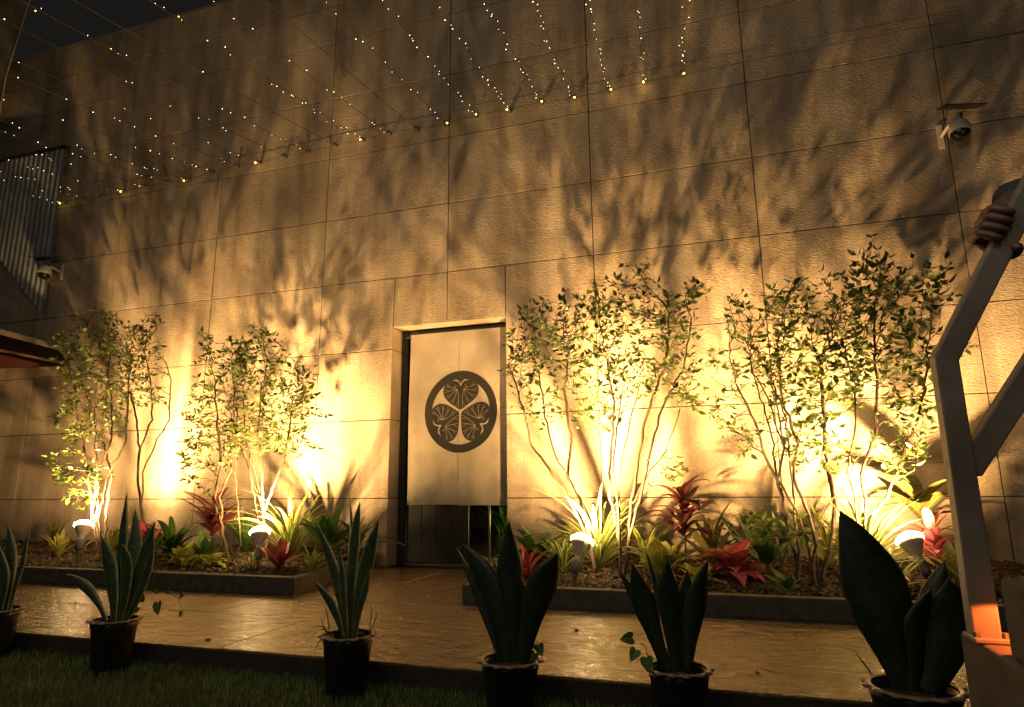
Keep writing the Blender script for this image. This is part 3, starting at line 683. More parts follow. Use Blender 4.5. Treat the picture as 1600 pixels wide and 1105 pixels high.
# left bed
plant('dracaena', 'small yellow-green plant by the leftmost lamp, at the bed\'s far left', 'plant', 92, 862, -.95, 12, .16, .016, 'lime', 'lance', (.3, 1.0), (.1, .7), seed=2, group=PB)
plant('spider_plant', 'pale thin-bladed tuft beside the leftmost lamp\'s head', 'plant', 80, 862, -.55, 16, .30, .007, 'olive', 'strap', (.6, 1.6), (.1, .8), seed=3, group=PB)
plant('spider_plant', 'yellow striped plant at the feet of the leftmost tree', 'plant', 172, 862, -.55, 22, .30, .010, 'spider', 'strap', (.9, 2.0), (.1, .8), seed=4, group=PB)
plant('aglaonema', 'plant with pink-red leaves peeping over the left snake plant', 'plant', 222, 870, -.9, 9, .26, .026, 'pink', 'broad', (.2, .6), (.05, .5), seed=5, group=PB)
plant('bird_nest_fern', 'broad green rosette right of the pink-red leaves in the left bed', 'plant', 268, 862, -.75, 16, .34, .021, 'green', 'lance', (.6, 1.6), (.15, .9), seed=6, group=PB)
plant('pothos', 'pale lime heart-leaved clump under the green rosette in the left bed', 'plant', 288, 876, -1.1, 22, .18, .036, 'lime', 'broad', (.7, 1.6), (.2, 1.1), seed=7, group=PB)
plant('cordyline', 'maroon plant with big pointed leaves behind the pale forked tree', 'plant', 330, 865, -.45, 17, .30, .030, 'maroon', 'lance', (.3, 1.1), (.5, 1.25), stem=.42, seed=8, group=PB, bare=.35)
plant('peace_lily', 'dark green broad-leaved plant just left of the pale forked tree', 'plant', 318, 880, -.95, 10, .22, .032, 'green', 'broad', (.6, 1.2), (.2, .9), seed=9, group=PB)
plant('spider_plant', 'large yellow striped fountain of leaves right of the upright lamp', 'plant', 452, 862, -.65, 46, .50, .012, 'spider', 'strap', (.5, 1.9), (.02, .85), seed=10, group=PB)
plant('bromeliad', 'small red star-shaped plant in front of the large yellow striped plant', 'plant', 436, 884, -1.15, 12, .18, .020, 'redb', 'lance', (.2, .7), (.1, 1.0), seed=11, group=PB)
plant('peace_lily', 'green broad-leaved plant behind the middle snake plant, by the bed corner', 'plant', 512, 872, -.75, 12, .36, .040, 'green', 'broad', (.5, 1.2), (.05, .7), seed=12, group=PB)
plant('dracaena', 'olive arching plant between the middle snake plant and the doorway', 'plant', 555, 880, -.5, 14, .34, .022, 'olive', 'lance', (.6, 1.5), (.1, .9), seed=13, group=PB)
plant('spider_plant', 'tuft of thin yellow blades in front of the upright lamp', 'plant', 392, 880, -1.25, 12, .17, .006, 'spider', 'strap', (.8, 1.8), (.1, .9), seed=14, group=PB)
# right bed
plant('peace_lily', 'green drooping broad-leaved plant at the right bed\'s corner by the doorway', 'plant', 838, 872, -.75, 16, .32, .028, 'green', 'lance', (.8, 1.7), (.1, .9), seed=21, group=PB)
plant('bromeliad', 'small red star-shaped plant right of the doorway, behind the third snake plant', 'plant', 822, 898, -1.25, 12, .17, .020, 'redb', 'lance', (.2, .8), (.1, 1.1), seed=22, group=PB)
plant('spider_plant', 'large yellow striped plant behind the lamp nearest the doorway', 'plant', 935, 876, -.75, 44, .50, .013, 'spider', 'strap', (.5, 1.9), (.02, .9), seed=23, group=PB)
plant('pothos', 'pale lime broad-leaved clump behind the fourth snake plant', 'plant', 1032, 892, -1.05, 18, .19, .040, 'lime', 'broad', (.5, 1.3), (.1, .9), seed=24, group=PB)
plant('cordyline', 'tall maroon plant with a crown of long leaves, left of the pink plant', 'plant', 1072, 885, -.6, 24, .22, .028, 'maroon', 'lance', (.6, 1.7), (.45, 1.3), stem=.50, seed=25, group=PB, bare=.4)
plant('dracaena', 'olive-leaved tuft behind the lime clump in the right bed', 'plant', 1010, 880, -.35, 12, .30, .014, 'spider', 'lance', (.7, 1.6), (.1, .9), seed=26, group=PB)
plant('aglaonema', 'bright pink-red broad-leaved plant in the middle of the right bed', 'plant', 1143, 900, -.95, 34, .21, .040, 'pink', 'broad', (.6, 1.7), (.05, 1.05), seed=27, group=PB)
plant('aglaonema', 'green-leaved plant just right of the bright pink plant', 'plant', 1200, 885, -.75, 13, .30, .036, 'green', 'broad', (.3, .9), (.05, .7), seed=28, group=PB)
plant('spider_plant', 'yellow striped plant around the foot of the tallest tree', 'plant', 1352, 880, -.8, 44, .44, .011, 'spider', 'strap', (.5, 1.9), (.05, .95), seed=29, group=PB)
plant('spider_plant', 'thin striped tuft behind the dark-stemmed tree', 'plant', 1296, 878, -.35, 22, .36, .010, 'spider', 'strap', (.5, 1.8), (.05, .9), seed=30, group=PB)
plant('croton', 'crimson-leaved bush right of the rightmost lamp', 'plant', 1462, 892, -.8, 26, .19, .024, 'pink', 'lance', (.5, 1.5), (.3, 1.35), stem=.30, seed=31, group=PB, bare=.3)
plant('dracaena', 'tall brown-green plant with wide leaves above the crimson bush', 'plant', 1448, 880, -.45, 11, .32, .040, 'olive', 'lance', (.3, 1.0), (.6, 1.35), stem=.48, seed=32, group=PB, bare=.75)
plant('pothos', 'straggly olive groundcover plant at the foot of the handrail post', 'plant', 1492, 905, -1.1, 16, .22, .020, 'olive', 'broad', (.5, 1.3), (.1, 1.0), seed=33, group=PB)

plant('dracaena', 'green upright plant between the pale forked tree and the upright lamp', 'plant', 382, 868, -.4, 12, .24, .020, 'green', 'lance', (.3, 1.1), (.05, .8), seed=51, group=PB)
plant('peace_lily', 'broad green clump behind the second snake plant from the left', 'plant', 238, 878, -.85, 14, .22, .028, 'green', 'broad', (.5, 1.3), (.1, .9), seed=52, group=PB)
plant('spider_plant', 'striped tuft at the right end of the left bed, by the kerb corner', 'plant', 488, 886, -1.2, 16, .20, .008, 'spider', 'strap', (.6, 1.8), (.1, .9), seed=53, group=PB)
plant('pothos', 'lime groundcover clump at the foot of the maroon plant in the left bed', 'plant', 328, 884, -1.2, 16, .13, .030, 'lime', 'broad', (.7, 1.6), (.3, 1.2), seed=54, group=PB)
plant('spider_plant', 'striped tuft between the doorway corner and the white-lit trunk', 'plant', 878, 884, -.9, 20, .28, .010, 'spider', 'strap', (.6, 1.9), (.05, .9), seed=55, group=PB)
plant('pothos', 'lime clump between the maroon plant and the pink plant', 'plant', 1090, 905, -1.25, 16, .13, .030, 'lime', 'broad', (.6, 1.5), (.2, 1.1), seed=56, group=PB)
plant('peace_lily', 'dark green clump in front of the dark-stemmed tree', 'plant', 1232, 912, -1.3, 12, .12, .022, 'green', 'broad', (.6, 1.4), (.2, 1.1), seed=57, group=PB)
plant('dracaena', 'olive upright plant just left of the pink plant', 'plant', 1112, 880, -.3, 12, .30, .022, 'olive', 'lance', (.3, 1.2), (.05, .8), seed=58, group=PB)
plant('spider_plant', 'striped tuft in front of the rightmost lamp', 'plant', 1400, 905, -1.2, 16, .20, .008, 'spider', 'strap', (.6, 1.8), (.1, .9), seed=59, group=PB)

# ================================================================== SNAKE PLANTS IN POTS
LZ = -.10
def snake(px, py, y, pr, ph, leaves, label, mat='snake', extra=None, seed=1):
    rs = random.Random(seed); c = Y(px, py, y); c = Vector((c.x, c.y, LZ))
    hz = Y(px, py, y).z-LZ
    t = tag(empty('potted_snake_plant', c), label, 'potted plant', 'snake plants in black pots along the lawn edge')
    s = MB(); s.lathe([(.001, 0), (pr*.70, 0), (pr*.74, .006), (pr*.92, hz-.03), (pr*.95, hz-.026), (pr*.955, hz-.004), (pr*.90, hz-.004), (pr*.88, hz-.03)], 36, Matrix.Translation(c)); s.build('pot', M['black_plastic'], t, smooth=True)
    s = MB(); s.lathe([(pr*.93, hz-.006), (pr*1.06, hz-.004), (pr*1.07, hz+.003), (pr*.97, hz+.006), (pr*.9, hz+.003)], 96, Matrix.Translation(c), wav=lambda i, an: (.007*math.sin(an*14) if i in (1, 2) else 0)); s.build('rim', M['pot_rim'], t, smooth=True)
    s = MB(); s.lathe([(.001, hz-.020), (pr*.5, hz-.024), (pr*.9, hz-.03)], 24, Matrix.Translation(c)); s.build('potting_soil', M['soil'], t)
    for (bx, by, mx, my, tx, ty, w_, dy) in leaves:
        yy = y+dy
        B = Y(bx, by+8, y+dy*.4); B.z = min(B.z, LZ+hz-.01); Mi = Y(mx, my, y+dy*.8); T = Y(tx, ty, yy+rs.uniform(-.02, .02))
        sc = 1014.5/((Mi-Vector(CAM)).dot(Vector(_f))); W = w_/sc/2
        nseg = 16; vs = []; uv = []
        tw = rs.uniform(-.55, .55)
        for i in range(nseg+1):
            q = i/nseg
            # quadratic through the three points
            P = B*(1-q)*(1-2*q)*1 + Mi*4*q*(1-q) + T*q*(2*q-1)
            P2 = B*(1-q-.01)*(1-2*(q+.01)) + Mi*4*(q+.01)*(1-q-.01) + T*(q+.01)*(2*(q+.01)-1)
            d = (P2-P).normalized(); side = d.cross(Vector((math.sin(tw*(.5+q)), 1, 0))).normalized(); nrm = side.cross(d)
            wv = (.40+.60*math.sin(min(1, q/.62)*math.pi/2)**1.8)*(1-max(0, (q-.58)/.42)**1.55)*(1+.07*math.sin(q*9+tw*20))
            wv = max(wv, .015)*W
            for u_ in (-1, -.5, 0, .5, 1):
                vs.append(P+side*u_*wv+nrm*(.32*wv*(u_*u_)-.0*wv)+nrm*.03*wv*math.sin(q*13+u_)); uv.append((.5+u_*.5, q))
        s = MB(); th = .0035
        nv = len(vs); vs2 = [v - (vs[(i//5)*5+2]-v)*0 + Vector((0, th, 0)) for i, v in enumerate(vs)]
        fs = [(i*5+k, i*5+k+1, (i+1)*5+k+1, (i+1)*5+k) for i in range(nseg) for k in range(4)]
        fs += [tuple(nv+j for j in reversed(f)) for f in fs]
        for i in range(nseg): fs += [(i*5, (i+1)*5, nv+(i+1)*5, nv+i*5), (i*5+4, nv+i*5+4, nv+(i+1)*5+4, (i+1)*5+4)]
        s.add(vs+vs2, fs, uv+uv); s.build('leaf', M[mat], t, smooth=True)
    return t
snake(-5, 953, -3.2, .105, .22, [(5, 950, 14, 890, 12, 820, 20, .03), (12, 950, 28, 890, 47, 825, 24, -.02), (-8, 950, -15, 880, -30, 810, 20, .03), (-2, 950, 4, 905, -4, 850, 18, -.04)], 'leftmost potted snake plant, cut by the photo\'s left edge', seed=41)
snake(180, 968, -3.2, .105, .22, [(165, 962, 140, 925, 103, 897, 15, -.03), (176, 962, 172, 900, 158, 838, 24, -.02), (184, 962, 186, 865, 198, 770, 26, .03), (192, 962, 207, 880, 211, 795, 22, .05), (196, 962, 218, 890, 242, 815, 20, .0), (194, 962, 222, 910, 240, 840, 18, -.04), (186, 962, 196, 900, 190, 850, 20, -.05), (179, 962, 170, 895, 160, 850, 10, .06)],
      'potted snake plant with a low leaf sticking out left, second from left', seed=42)
snake(544, 992, -3.2, .106, .22, [(535, 985, 518, 950, 488, 906, 18, -.03), (538, 985, 524, 905, 492, 815, 18, .03), (545, 985, 549, 880, 546, 778, 12, .05), (548, 985, 549, 880, 562, 784, 21, .02), (553, 985, 568, 895, 592, 812, 26, -.01), (552, 985, 565, 935, 578, 890, 15, -.05), (541, 985, 534, 920, 531, 860, 16, -.04)],
      'potted snake plant standing in front of the doorway\'s left jamb', seed=43)
snake(797, 1031, -3.22, .113, .22, [(790, 1022, 768, 935, 722, 850, 46, .0), (780, 1022, 752, 945, 714, 857, 14, .05), (802, 1022, 798, 915, 795, 814, 40, .02), (815, 1022, 842, 935, 872, 864, 48, -.02), (806, 1022, 815, 960, 812, 900, 24, .05), (794, 1022, 783, 950, 770, 870, 22, .06)],
      'wide-leaved dark snake plant in front of the doorway\'s right side', 'snake_dark', seed=44)
snake(1060, 1044, -3.22, .108, .22, [(1035, 1032, 1002, 960, 966, 888, 16, .04), (1045, 1032, 1010, 955, 988, 880, 36, .0), (1058, 1032, 1048, 950, 1044, 872, 38, -.02), (1075, 1032, 1088, 950, 1106, 876, 34, .0), (1050, 1032, 1030, 940, 1008, 858, 10, .06), (1066, 1032, 1070, 960, 1074, 890, 34, .04)],
      'dark potted snake plant in front of the maroon and pink plants', 'snake_dark', seed=45)
snake(1428, 1074, -3.45, .122, .24, [(1418, 1060, 1374, 925, 1313, 799, 96, .0), (1440, 1060, 1452, 965, 1478, 874, 40, .02), (1452, 1060, 1487, 990, 1482, 905, 74, -.03), (1400, 1060, 1350, 975, 1306, 893, 24, .05), (1430, 1060, 1440, 985, 1456, 920, 46, -.02)],
      'largest snake plant with a giant black leaf leaning left, by the handrail', 'snake_dark', seed=46)

# heart-leaved vines and grasses growing out of the pots
def vine(name, label, pts, leaves, y, size, mat='green'):
    P = [Y(a, b, y) for a, b in pts]; t = tag(empty(name, P[0]), label, 'plant')
    s = MB(); s.tube(P, .0016, 5); s.build('stem', M['green'], t)
    for (a, b, sc, rot_) in leaves:
        s = MB(); c = Y(a, b, y-.01); L = size*sc
        out = [(0, 0), (.22, .16), (.46, .10), (.5, -.2), (.34, -.58), (0, -1.05), (-.34, -.58), (-.5, -.2), (-.46, .10), (-.22, .16)]
        vs = [c]+[c+Vector(((x*math.cos(rot_)-z*math.sin(rot_))*L, -.12*L*abs(x)*2+.01*z, (x*math.sin(rot_)+z*math.cos(rot_))*L)) for x, z in out]
        s.add(vs, [(0, i, i % 10+1) for i in range(1, 11)], [(.5, .5)]+[(.5+x, .5+z/2) for x, z in out]); s.build('leaf', M[mat], t)
    return t
vine('pothos_vine', 'heart-leaved green vine hanging beside the second pot from the left', [(205, 958), (215, 940), (232, 930), (248, 922), (262, 925), (278, 935), (282, 950)],
     [(247, 942, 1.0, .3), (262, 922, .6, 1.2), (225, 934, .7, -1.2), (228, 918, .6, 2.6), (244, 920, .55, .8), (281, 930, .6, 1.6), (284, 956, .45, 0), (216, 950, .5, -.5)], -3.14, .055)
vine('young_vine', 'two-leaved green shoot left of the fourth dark pot', [(1015, 1030), (1008, 1012), (1000, 1003)], [(988, 996, .85, -1.4), (994, 1016, .8, -.5), (1010, 1028, .9, .2)], -3.28, .05)
vine('young_vine', 'small leafy shoot at the right rim of the pot before the doorway', [(838, 1030), (842, 1012), (838, 1000)], [(842, 1008, .8, .4), (836, 1020, .7, -.4), (828, 1005, .6, 1.0)], -3.16, .05)
gt = tag(empty('grass_tuft', Y(508, 992, -3.2)), 'thin grass blades drooping left out of the middle pot', 'plant')
for k, (a, b, c_, d_) in enumerate([(500, 975, 474, 1015), (505, 985, 484, 1035), (498, 968, 470, 1000), (512, 960, 505, 940), (590, 975, 588, 955), (583, 972, 578, 940), (525, 1000, 530, 1030), (500, 990, 505, 965)]):
    x0 = 515 if a < 550 else 575
    s = MB(); p0, p1, p2 = Y(x0, 992, -3.22), Y(a, b-8, -3.28), Y(c_, d_, -3.32)
    s.tube([p0*(1-q)**2+p1*2*q*(1-q)+p2*q*q for q in [i/8 for i in range(9)]], [.0022]*5+[.0018, .0014, .001, .0005], 4); s.build('blade', M['green'], gt)

lm = blade(.05, .011, .9, shape='lance').mesh('fallen_leaf', mat_leaf('dry_leaf', (.10, .055, .02), (.18, .10, .035), .1), True)
for a, b in [(640, 918), (668, 934), (372, 930), (470, 942), (905, 985), (985, 1002), (1150, 1010), (1240, 990), (120, 942), (330, 1000), (560, 1012), (1180, 1050)]:
    o = bpy.data.objects.new('fallen_leaf', lm); col.objects.link(o); P_ = Z(a, b, .004); o.location = P_; o.rotation_euler = (random.uniform(1.35, 1.6), random.uniform(-.2, .2), random.uniform(0, 6.28)); o.scale = (random.uniform(.4, .75),)*3
    tag(o, 'small dry leaf lying on the paved walkway', 'leaf', 'fallen leaves scattered over the paving')

# ================================================================== SECURITY CAMERAS
def seccam(px, py, side, label):
    c = Y(px, py, -.16); t = tag(empty('security_camera', (c.x, 0, c.z)), label, 'security camera', 'solar security cameras on the wall')
    s = MB(); s.box(c.x-.09*side-.022, c.x-.09*side+.022, -.022, -.001, c.z-.055, c.z+.15); s.build('wall_plate', M['white_plastic'], t, bevel=.004)
    s = MB(); s.tube([(c.x-.09*side, -.02, c.z+.04), (c.x-.05*side, -.10, c.z+.09), (c.x, -.16, c.z+.075)], .013, 10); s.build('bracket', M['white_plastic'], t, smooth=True)
    prof = [(.078*math.sin(a), .078*math.cos(a)) for a in [i*math.pi/16 for i in range(0, 9)]]
    tilt = Matrix.Translation(c) @ Matrix.Rotation(R(-5), 4, 'X')
    s = MB(); s.lathe([(.0005, .108)]+[(r_+.001, z_*1.3+.006) for r_, z_ in prof[1:]]+[(.079, -.015), (.073, -.017)], 26, tilt); s.build('shell', M['white_plastic'], t, smooth=True)
    s = MB(); s.lathe([(.073*math.sin(a), .073*math.cos(a)-.006) for a in [math.pi/2+i*math.pi/16 for i in range(0, 8)]]+[(.0005, -.080)], 26, tilt); s.build('dome', M['black_gloss'], t, smooth=True)
    fr = tilt @ Vector((.0, -.062, -.042))
    s = MB(); s.lathe([(.001, .007), (.012, .006), (.014, 0)], 16, Matrix.Translation(fr) @ Matrix.Rotation(R(65), 4, 'X')); s.build('lens', M['lamp_base'], t, smooth=True)
    s = MB(); s.tube([(c.x, -.16, c.z+.065), (c.x+.03*side, -.15, c.z+.12), (c.x+.035*side, -.13, c.z+.165)], .008, 8); s.build('panel_arm', M['lamp_base'], t, smooth=True)
    s = MB(); s.box(-.15, .15, -.075, .075, -.006, .006)
    pm = Matrix.Translation((c.x+.04*side, -.15, c.z+.215)) @ Matrix.Rotation(R(10), 4, 'Z') @ Matrix.Rotation(R(18), 4, 'X') @ Matrix.Rotation(R(3), 4, 'Y'); s.v = [tuple(pm @ Vector(v)) for v in s.v]
    s.build('solar_panel', M['solar'], t, bevel=.002)
M['black_gloss'] = mat_simple('black_dome', (.01, .01, .01), (.012, .012, .012), .15)
seccam(1500, 205, 1, 'white dome security camera with solar panel on the wall at upper right')
seccam(69, 427, -1, 'dim dome security camera with thin solar panel on the wall at far left')

# ================================================================== STRING LIGHTS
ax = [(1065, 115, .9), (1007, 127, .9), (951, 140, .9), (895, 152, .9), (845, 158, .9), (795, 170, .95), (743, 178, .95), (697, 192, .6), (650, 200, 0), (607, 207, .55), (565, 217, .7), (522, 226, .1), (480, 236, .5), (443, 243, .3),
      (403, 253, .5), (368, 258, .8), (330, 268, .8), (292, 281, .8), (262, 284, .8), (227, 290, .7), (192, 298, .85), (160, 305, .8), (130, 309, .85), (98, 316, .85)]
yellow = {0, 1, 2, 3, 4, 5, 6, 7, 10, 14, 17, 20, 23}
rs = random.Random(5); anchors = []
led_mb = MB()
side_word = ['rightmost', 'second', 'third', 'fourth', 'fifth', 'sixth', 'seventh', 'eighth', 'ninth', 'tenth', 'eleventh', 'twelfth', 'thirteenth', 'fourteenth', 'fifteenth', 'sixteenth', 'seventeenth', 'eighteenth', 'nineteenth', 'twentieth', 'twenty-first', 'twenty-second', 'twenty-third', 'twenty-fourth']
ico = [(0, 0, 1), (.894, 0, .447), (.276, .851, .447), (-.724, .526, .447), (-.724, -.526, .447), (.276, -.851, .447), (.724, .526, -.447), (-.276, .851, -.447), (-.894, 0, -.447), (-.276, -.851, -.447), (.724, -.526, -.447), (0, 0, -1)]
icf = [(0, 1, 2), (0, 2, 3), (0, 3, 4), (0, 4, 5), (0, 5, 1), (1, 6, 2), (2, 7, 3), (3, 8, 4), (4, 9, 5), (5, 10, 1), (2, 6, 7), (3, 7, 8), (4, 8, 9), (5, 9, 10), (1, 10, 6), (7, 6, 11), (8, 7, 11), (9, 8, 11), (10, 9, 11), (6, 10, 11)]
for k, (a, b, lit) in enumerate(ax):
    A = Y(a, b, -.05); anchors.append(A)
    w0 = side_word[k]
    state = 'unlit' if lit < .15 else ('sparsely lit' if lit < .65 else 'lit')
    lab = ('rightmost %s fairy light string reaching the wall' % state) if k == 0 else ('leftmost %s fairy light string reaching the wall' % state if k == len(ax)-1 else '%s fairy light string from the right along the wall cable, %s' % (w0, state))
    t = tag(empty('fairy_light_string', A), lab, 'string light', 'fairy light strings stretched over the yard')
    drift = rs.uniform(-.012, .012); sg = rs.uniform(.004, .009)
    def sp(u): return A + Vector((.068*u+drift*u, -u, -.236*u+sg*u*u-.02*math.sin(min(1, u/7.5)*math.pi)))
    s = MB(); s.tube([sp(u) for u in [i*7.6/36 for i in range(37)]], .0023, 4); s.build('wire', M['wire'], t)
    s = MB(); s.box(A.x-.018, A.x+.018, -.062, -.002, A.z-.018, A.z+.02); s.build('hook', M['lamp_base'], t, bevel=.004)
    if k in yellow:
        s = MB(); c = A+Vector((rs.uniform(-.012, .03), -.035, -.028)); s.add([c+Vector(v)*.0085 for v in ico], icf); s.build('end_bulb', M['anchor_bulb'], t, smooth=True)
    la, lb = MB(), MB(); u = .08
    while u < 7.2:
        if rs.random() < lit*(.78 if k < 14 else .5):
            p = sp(u)+Vector((rs.gauss(0, .014), rs.gauss(0, .01), rs.gauss(-.004, .012))); am = rs.random() < .09
            rr = rs.uniform(.0017, .0036)*(1.35 if am else 1)
            (lb if am else la).add([p+Vector(v)*rr for v in ico], icf)
        u += rs.uniform(.05, .11)
    if la.v: o = la.build('led_bulbs', M['led'], t); o['kind'] = 'stuff'
    if lb.v: o = lb.build('amber_bulbs', M['led_amber'], t); o['kind'] = 'stuff'
s = MB(); s.tube([anchors[0]+Vector((2.2, .02, .02))]+[a_+Vector((0, .012, .0)) for a_ in anchors]+[anchors[-1]+Vector((-1.3, .02, 0))], .0018, 4)
tag(s.build('support_cable', M['wire']), 'thin dark cable along the wall that the fairy light strings hook onto', 'cable')
# added fill lights over the yard, far brighter than the fairy lights themselves
for k, (x, y, z) in enumerate([(-1.0, -5.2, 3.4), (-3.6, -5.0, 3.4), (.6, -6.4, 3.1), (-2.2, -6.9, 3.0)]):
    ld = bpy.data.lights.new('yard_fill', 'POINT'); ld.energy = 42; ld.color = (1, .84, .62); ld.shadow_soft_size = .5
    lo = bpy.data.objects.new('yard_fill', ld); lo.location = (x, y, z); col.objects.link(lo)

# ================================================================== LEFT SIDE
# ribbed sheet standing in for a striped bluish light pattern on the wall
cs = MB(); XL = Y(-60, 300, -.12).x; XR = Y(96, 300, -.12).x; nseg = 84; vs = []
topz = Y(40, 246, -.12).z
pA, pB = Y(-60, 320, -.12), Y(92, 492, -.12)
for i in range(nseg+1):
    x = XL+(XR-XL)*i/nseg; zb = pA.z+(pB.z-pA.z)*i/nseg
    ph = (i % 4); y = -.12+(.010 if ph in (1, 2) else -.010)
    vs += [(x, y, zb), (x, y, topz), (x, y+.002, zb), (x, y+.002, topz)]
fs = []
for i in range(nseg): a = i*4; b = a+4; fs += [(a, b, b+1, a+1), (a+2, a+3, b+3, b+2), (a+1, b+1, b+3, a+3), (a, a+2, b+2, b)]
cs.add(vs, fs)
csr = tag(empty('light_patch_sheet', ((XL+XR)/2, -.12, 3.2)), 'ribbed blue-grey sheet standing in for a striped light pattern on the wall at far left', 'metal sheet')
cs.build('sheet', M['light_patch'], csr)
s = MB(); s.box(XL, XR, -.15, -.09, topz, topz+.04); s.build('patch_top_strip', M['black'], csr, bevel=.004)  # dark upper border of the light pattern stand-in
# red awning corner
aw = tag(empty('awning', Y(20, 560, -1.6)), 'corner of a dark red fabric awning at the left edge', 'awning')
def quad_sheet(P, name, mat, parent, th=.004):
    s = MB(); P = [Vector(p) for p in P]; nn = (P[1]-P[0]).cross(P[-1]-P[0]).normalized()*th; k = len(P)
    s.add(P+[p+nn for p in P], [tuple(range(k)), tuple(range(2*k-1, k-1, -1))]+[(i, (i+1) % k, k+(i+1) % k, k+i) for i in range(k)][::1]); return s.build(name, mat, parent)
quad_sheet([Y(-200, 470, -.06), Y(-200, 505, -1.1), Y(107, 568, -.42)], 'roof_cloth', M['red'], aw)
quad_sheet([Y(-200, 470, -.06), Y(107, 568, -.42), Y(92, 548, -.05)], 'roof_cloth', M['red'], aw)
quad_sheet([Y(-200, 509, -1.1), Y(-200, 583, -1.1), Y(84, 573, -.50), Y(107, 571, -.42)], 'valance', M['red'], aw)
# dark canvas panel at top left
tp = tag(empty('canvas_panel', Y(0, 60, -.9)), 'dull dark canvas edge in the top left corner beside the night sky', 'canvas')
quad_sheet([Y(58, -40, -.6), Y(8, 120, -.35), Y(-4, 190, -.3), Y(-200, 190, -.3), Y(-200, -40, -.6)], 'canvas', M['tarp'], tp, .01)
s = MB(); s.tube([Y(59, -42, -.6), Y(9, 120, -.35), Y(-3, 192, -.3)], .012, 8); s.build('edge_rope', M['tarp'], tp, smooth=True)

# ================================================================== STEPS AND HANDRAIL AT RIGHT
RY = -4.40
st = tag(empty('concrete_steps', Y(1560, 1000, RY)), 'rough concrete steps at the bottom right corner under the handrail', 'steps')
p = Vector((.3747, -4.30, .470)); q = Vector((.383, -4.50, .585))
M['step'] = mat_simple('step_concrete', (.085, .075, .062), (.035, .032, .027), .85, 9, bumps=.6)
s = MB(); s.box(p.x, p.x+1.9, -7.2, p.y, LZ, p.z); s.build('lower_step', M['step'], st, bevel=.006)
s = MB(); s.box(q.x, q.x+1.9, -7.2, q.y, p.z+.001, q.z); s.build('upper_step', M['step'], st, bevel=.006)
rail = tag(empty('handrail', Y(1540, 1000, RY)), 'grey angular steel handrail rising out of the right edge', 'handrail')
def bar(a, b, w_, name, dep=.024, y=RY):
    """flat steel bar in the handrail's plane; a,b are pixels of its axis in the photograph"""
    A, B = Y(a[0], a[1], y), Y(b[0], b[1], y); d = (B-A).normalized(); nrm = Vector((0, 1, 0)).cross(d).normalized()*(w_/2); dy = Vector((0, dep, 0))
    s = MB(); P = [A-nrm, A+nrm, B+nrm, B-nrm]; s.add(P+[p_+dy for p_ in P], [(0, 1, 2, 3), (7, 6, 5, 4), (0, 4, 5, 1), (1, 5, 6, 2), (2, 6, 7, 3), (3, 7, 4, 0)])
    o = s.build(name, M['rail'], rail, bevel=.003)
    return o
def polybar(pts, w_list, name, y=RY, dep=.05):
    P = [Y(a, b, y) for a, b in pts]; L_, R_ = [], []
    for i in range(len(P)):
        a = P[max(0, i-1)]; b = P[min(len(P)-1, i+1)]
        if 0 < i < len(P)-1:
            d1 = (P[i]-a).normalized(); d2 = (b-P[i]).normalized(); d = (d1+d2).normalized(); k = 1/max(.3, d.dot(d1))
        else: d = (b-a).normalized(); k = 1
        nrm = Vector((0, 1, 0)).cross(d).normalized()*(w_list[i]/2*k); L_.append(P[i]-nrm); R_.append(P[i]+nrm)
    n_ = len(P); dy = Vector((0, dep, 0)); F = L_+R_; vs = F+[v+dy for v in F]; q_ = 2*n_; fs = []
    for i in range(n_-1): fs += [(i, i+1, n_+i+1, n_+i), (q_+i, q_+n_+i, q_+n_+i+1, q_+i+1), (i, q_+i, q_+i+1, i+1), (n_+i, n_+i+1, q_+n_+i+1, q_+n_+i)]
    fs += [(0, n_, q_+n_, q_), (n_-1, q_+n_-1, q_+2*n_-1, 2*n_-1)]
    s = MB(); s.add(vs, fs); return s.build(name, M['rail'], rail, bevel=.003)
polybar([(1700, 130), (1600, 322), (1480, 560), (1508, 745), (1545, 1003)], [.038, .038, .037, .038, .041], 'post', dep=.036)
bar((1516, 735), (1720, 416), .040, 'lower_rail', .034, RY+.002)
s = MB(); f0 = Y(1545, 1003, RY); s.box(f0.x-.022, f0.x+.034, RY-.01, RY+.05, p.z+.001, p.z+.009); s.build('base_plate', M['rail'], rail, bevel=.002)
for bx in (-.014, .026):
    s = MB(); s.lathe([(.001, .008), (.006, .008), (.0065, 0)], 6, Matrix.Translation((f0.x+bx, RY+.002, p.z+.009))); s.build('bolt', M['lamp_base'], rail)
# amber step light between post and upper step
sl = Vector((.465, -4.455, p.z+.085))
lt = tag(empty('step_light', sl), 'small amber step light glowing behind the concrete steps', 'step light')
s = MB(); s.box(sl.x-.02, sl.x+.03, sl.y-.022, sl.y+.022, sl.z+.012, sl.z+.022); s.box(sl.x+.02, sl.x+.03, sl.y-.022, sl.y+.022, p.z+.001, sl.z+.0115); s.build('hood', M['lamp_base'], lt)
s = MB(); s.box(sl.x+.004, sl.x+.016, sl.y-.015, sl.y+.015, sl.z+.006, sl.z+.0115); s.build('lens', mat_emit('amber_lens', (1, .22, .03), 8), lt)
ld = bpy.data.lights.new('step_glow', 'SPOT'); ld.energy = 6; ld.color = (1, .17, .025); ld.spot_size = R(62); ld.spot_blend = .25; ld.shadow_soft_size = .004
lo = bpy.data.objects.new('step_glow', ld); col.objects.link(lo); lo.parent = lt; lo.matrix_basis = Vector((.68, -.35, .75)).to_track_quat('Z', 'Y').to_matrix().to_4x4()
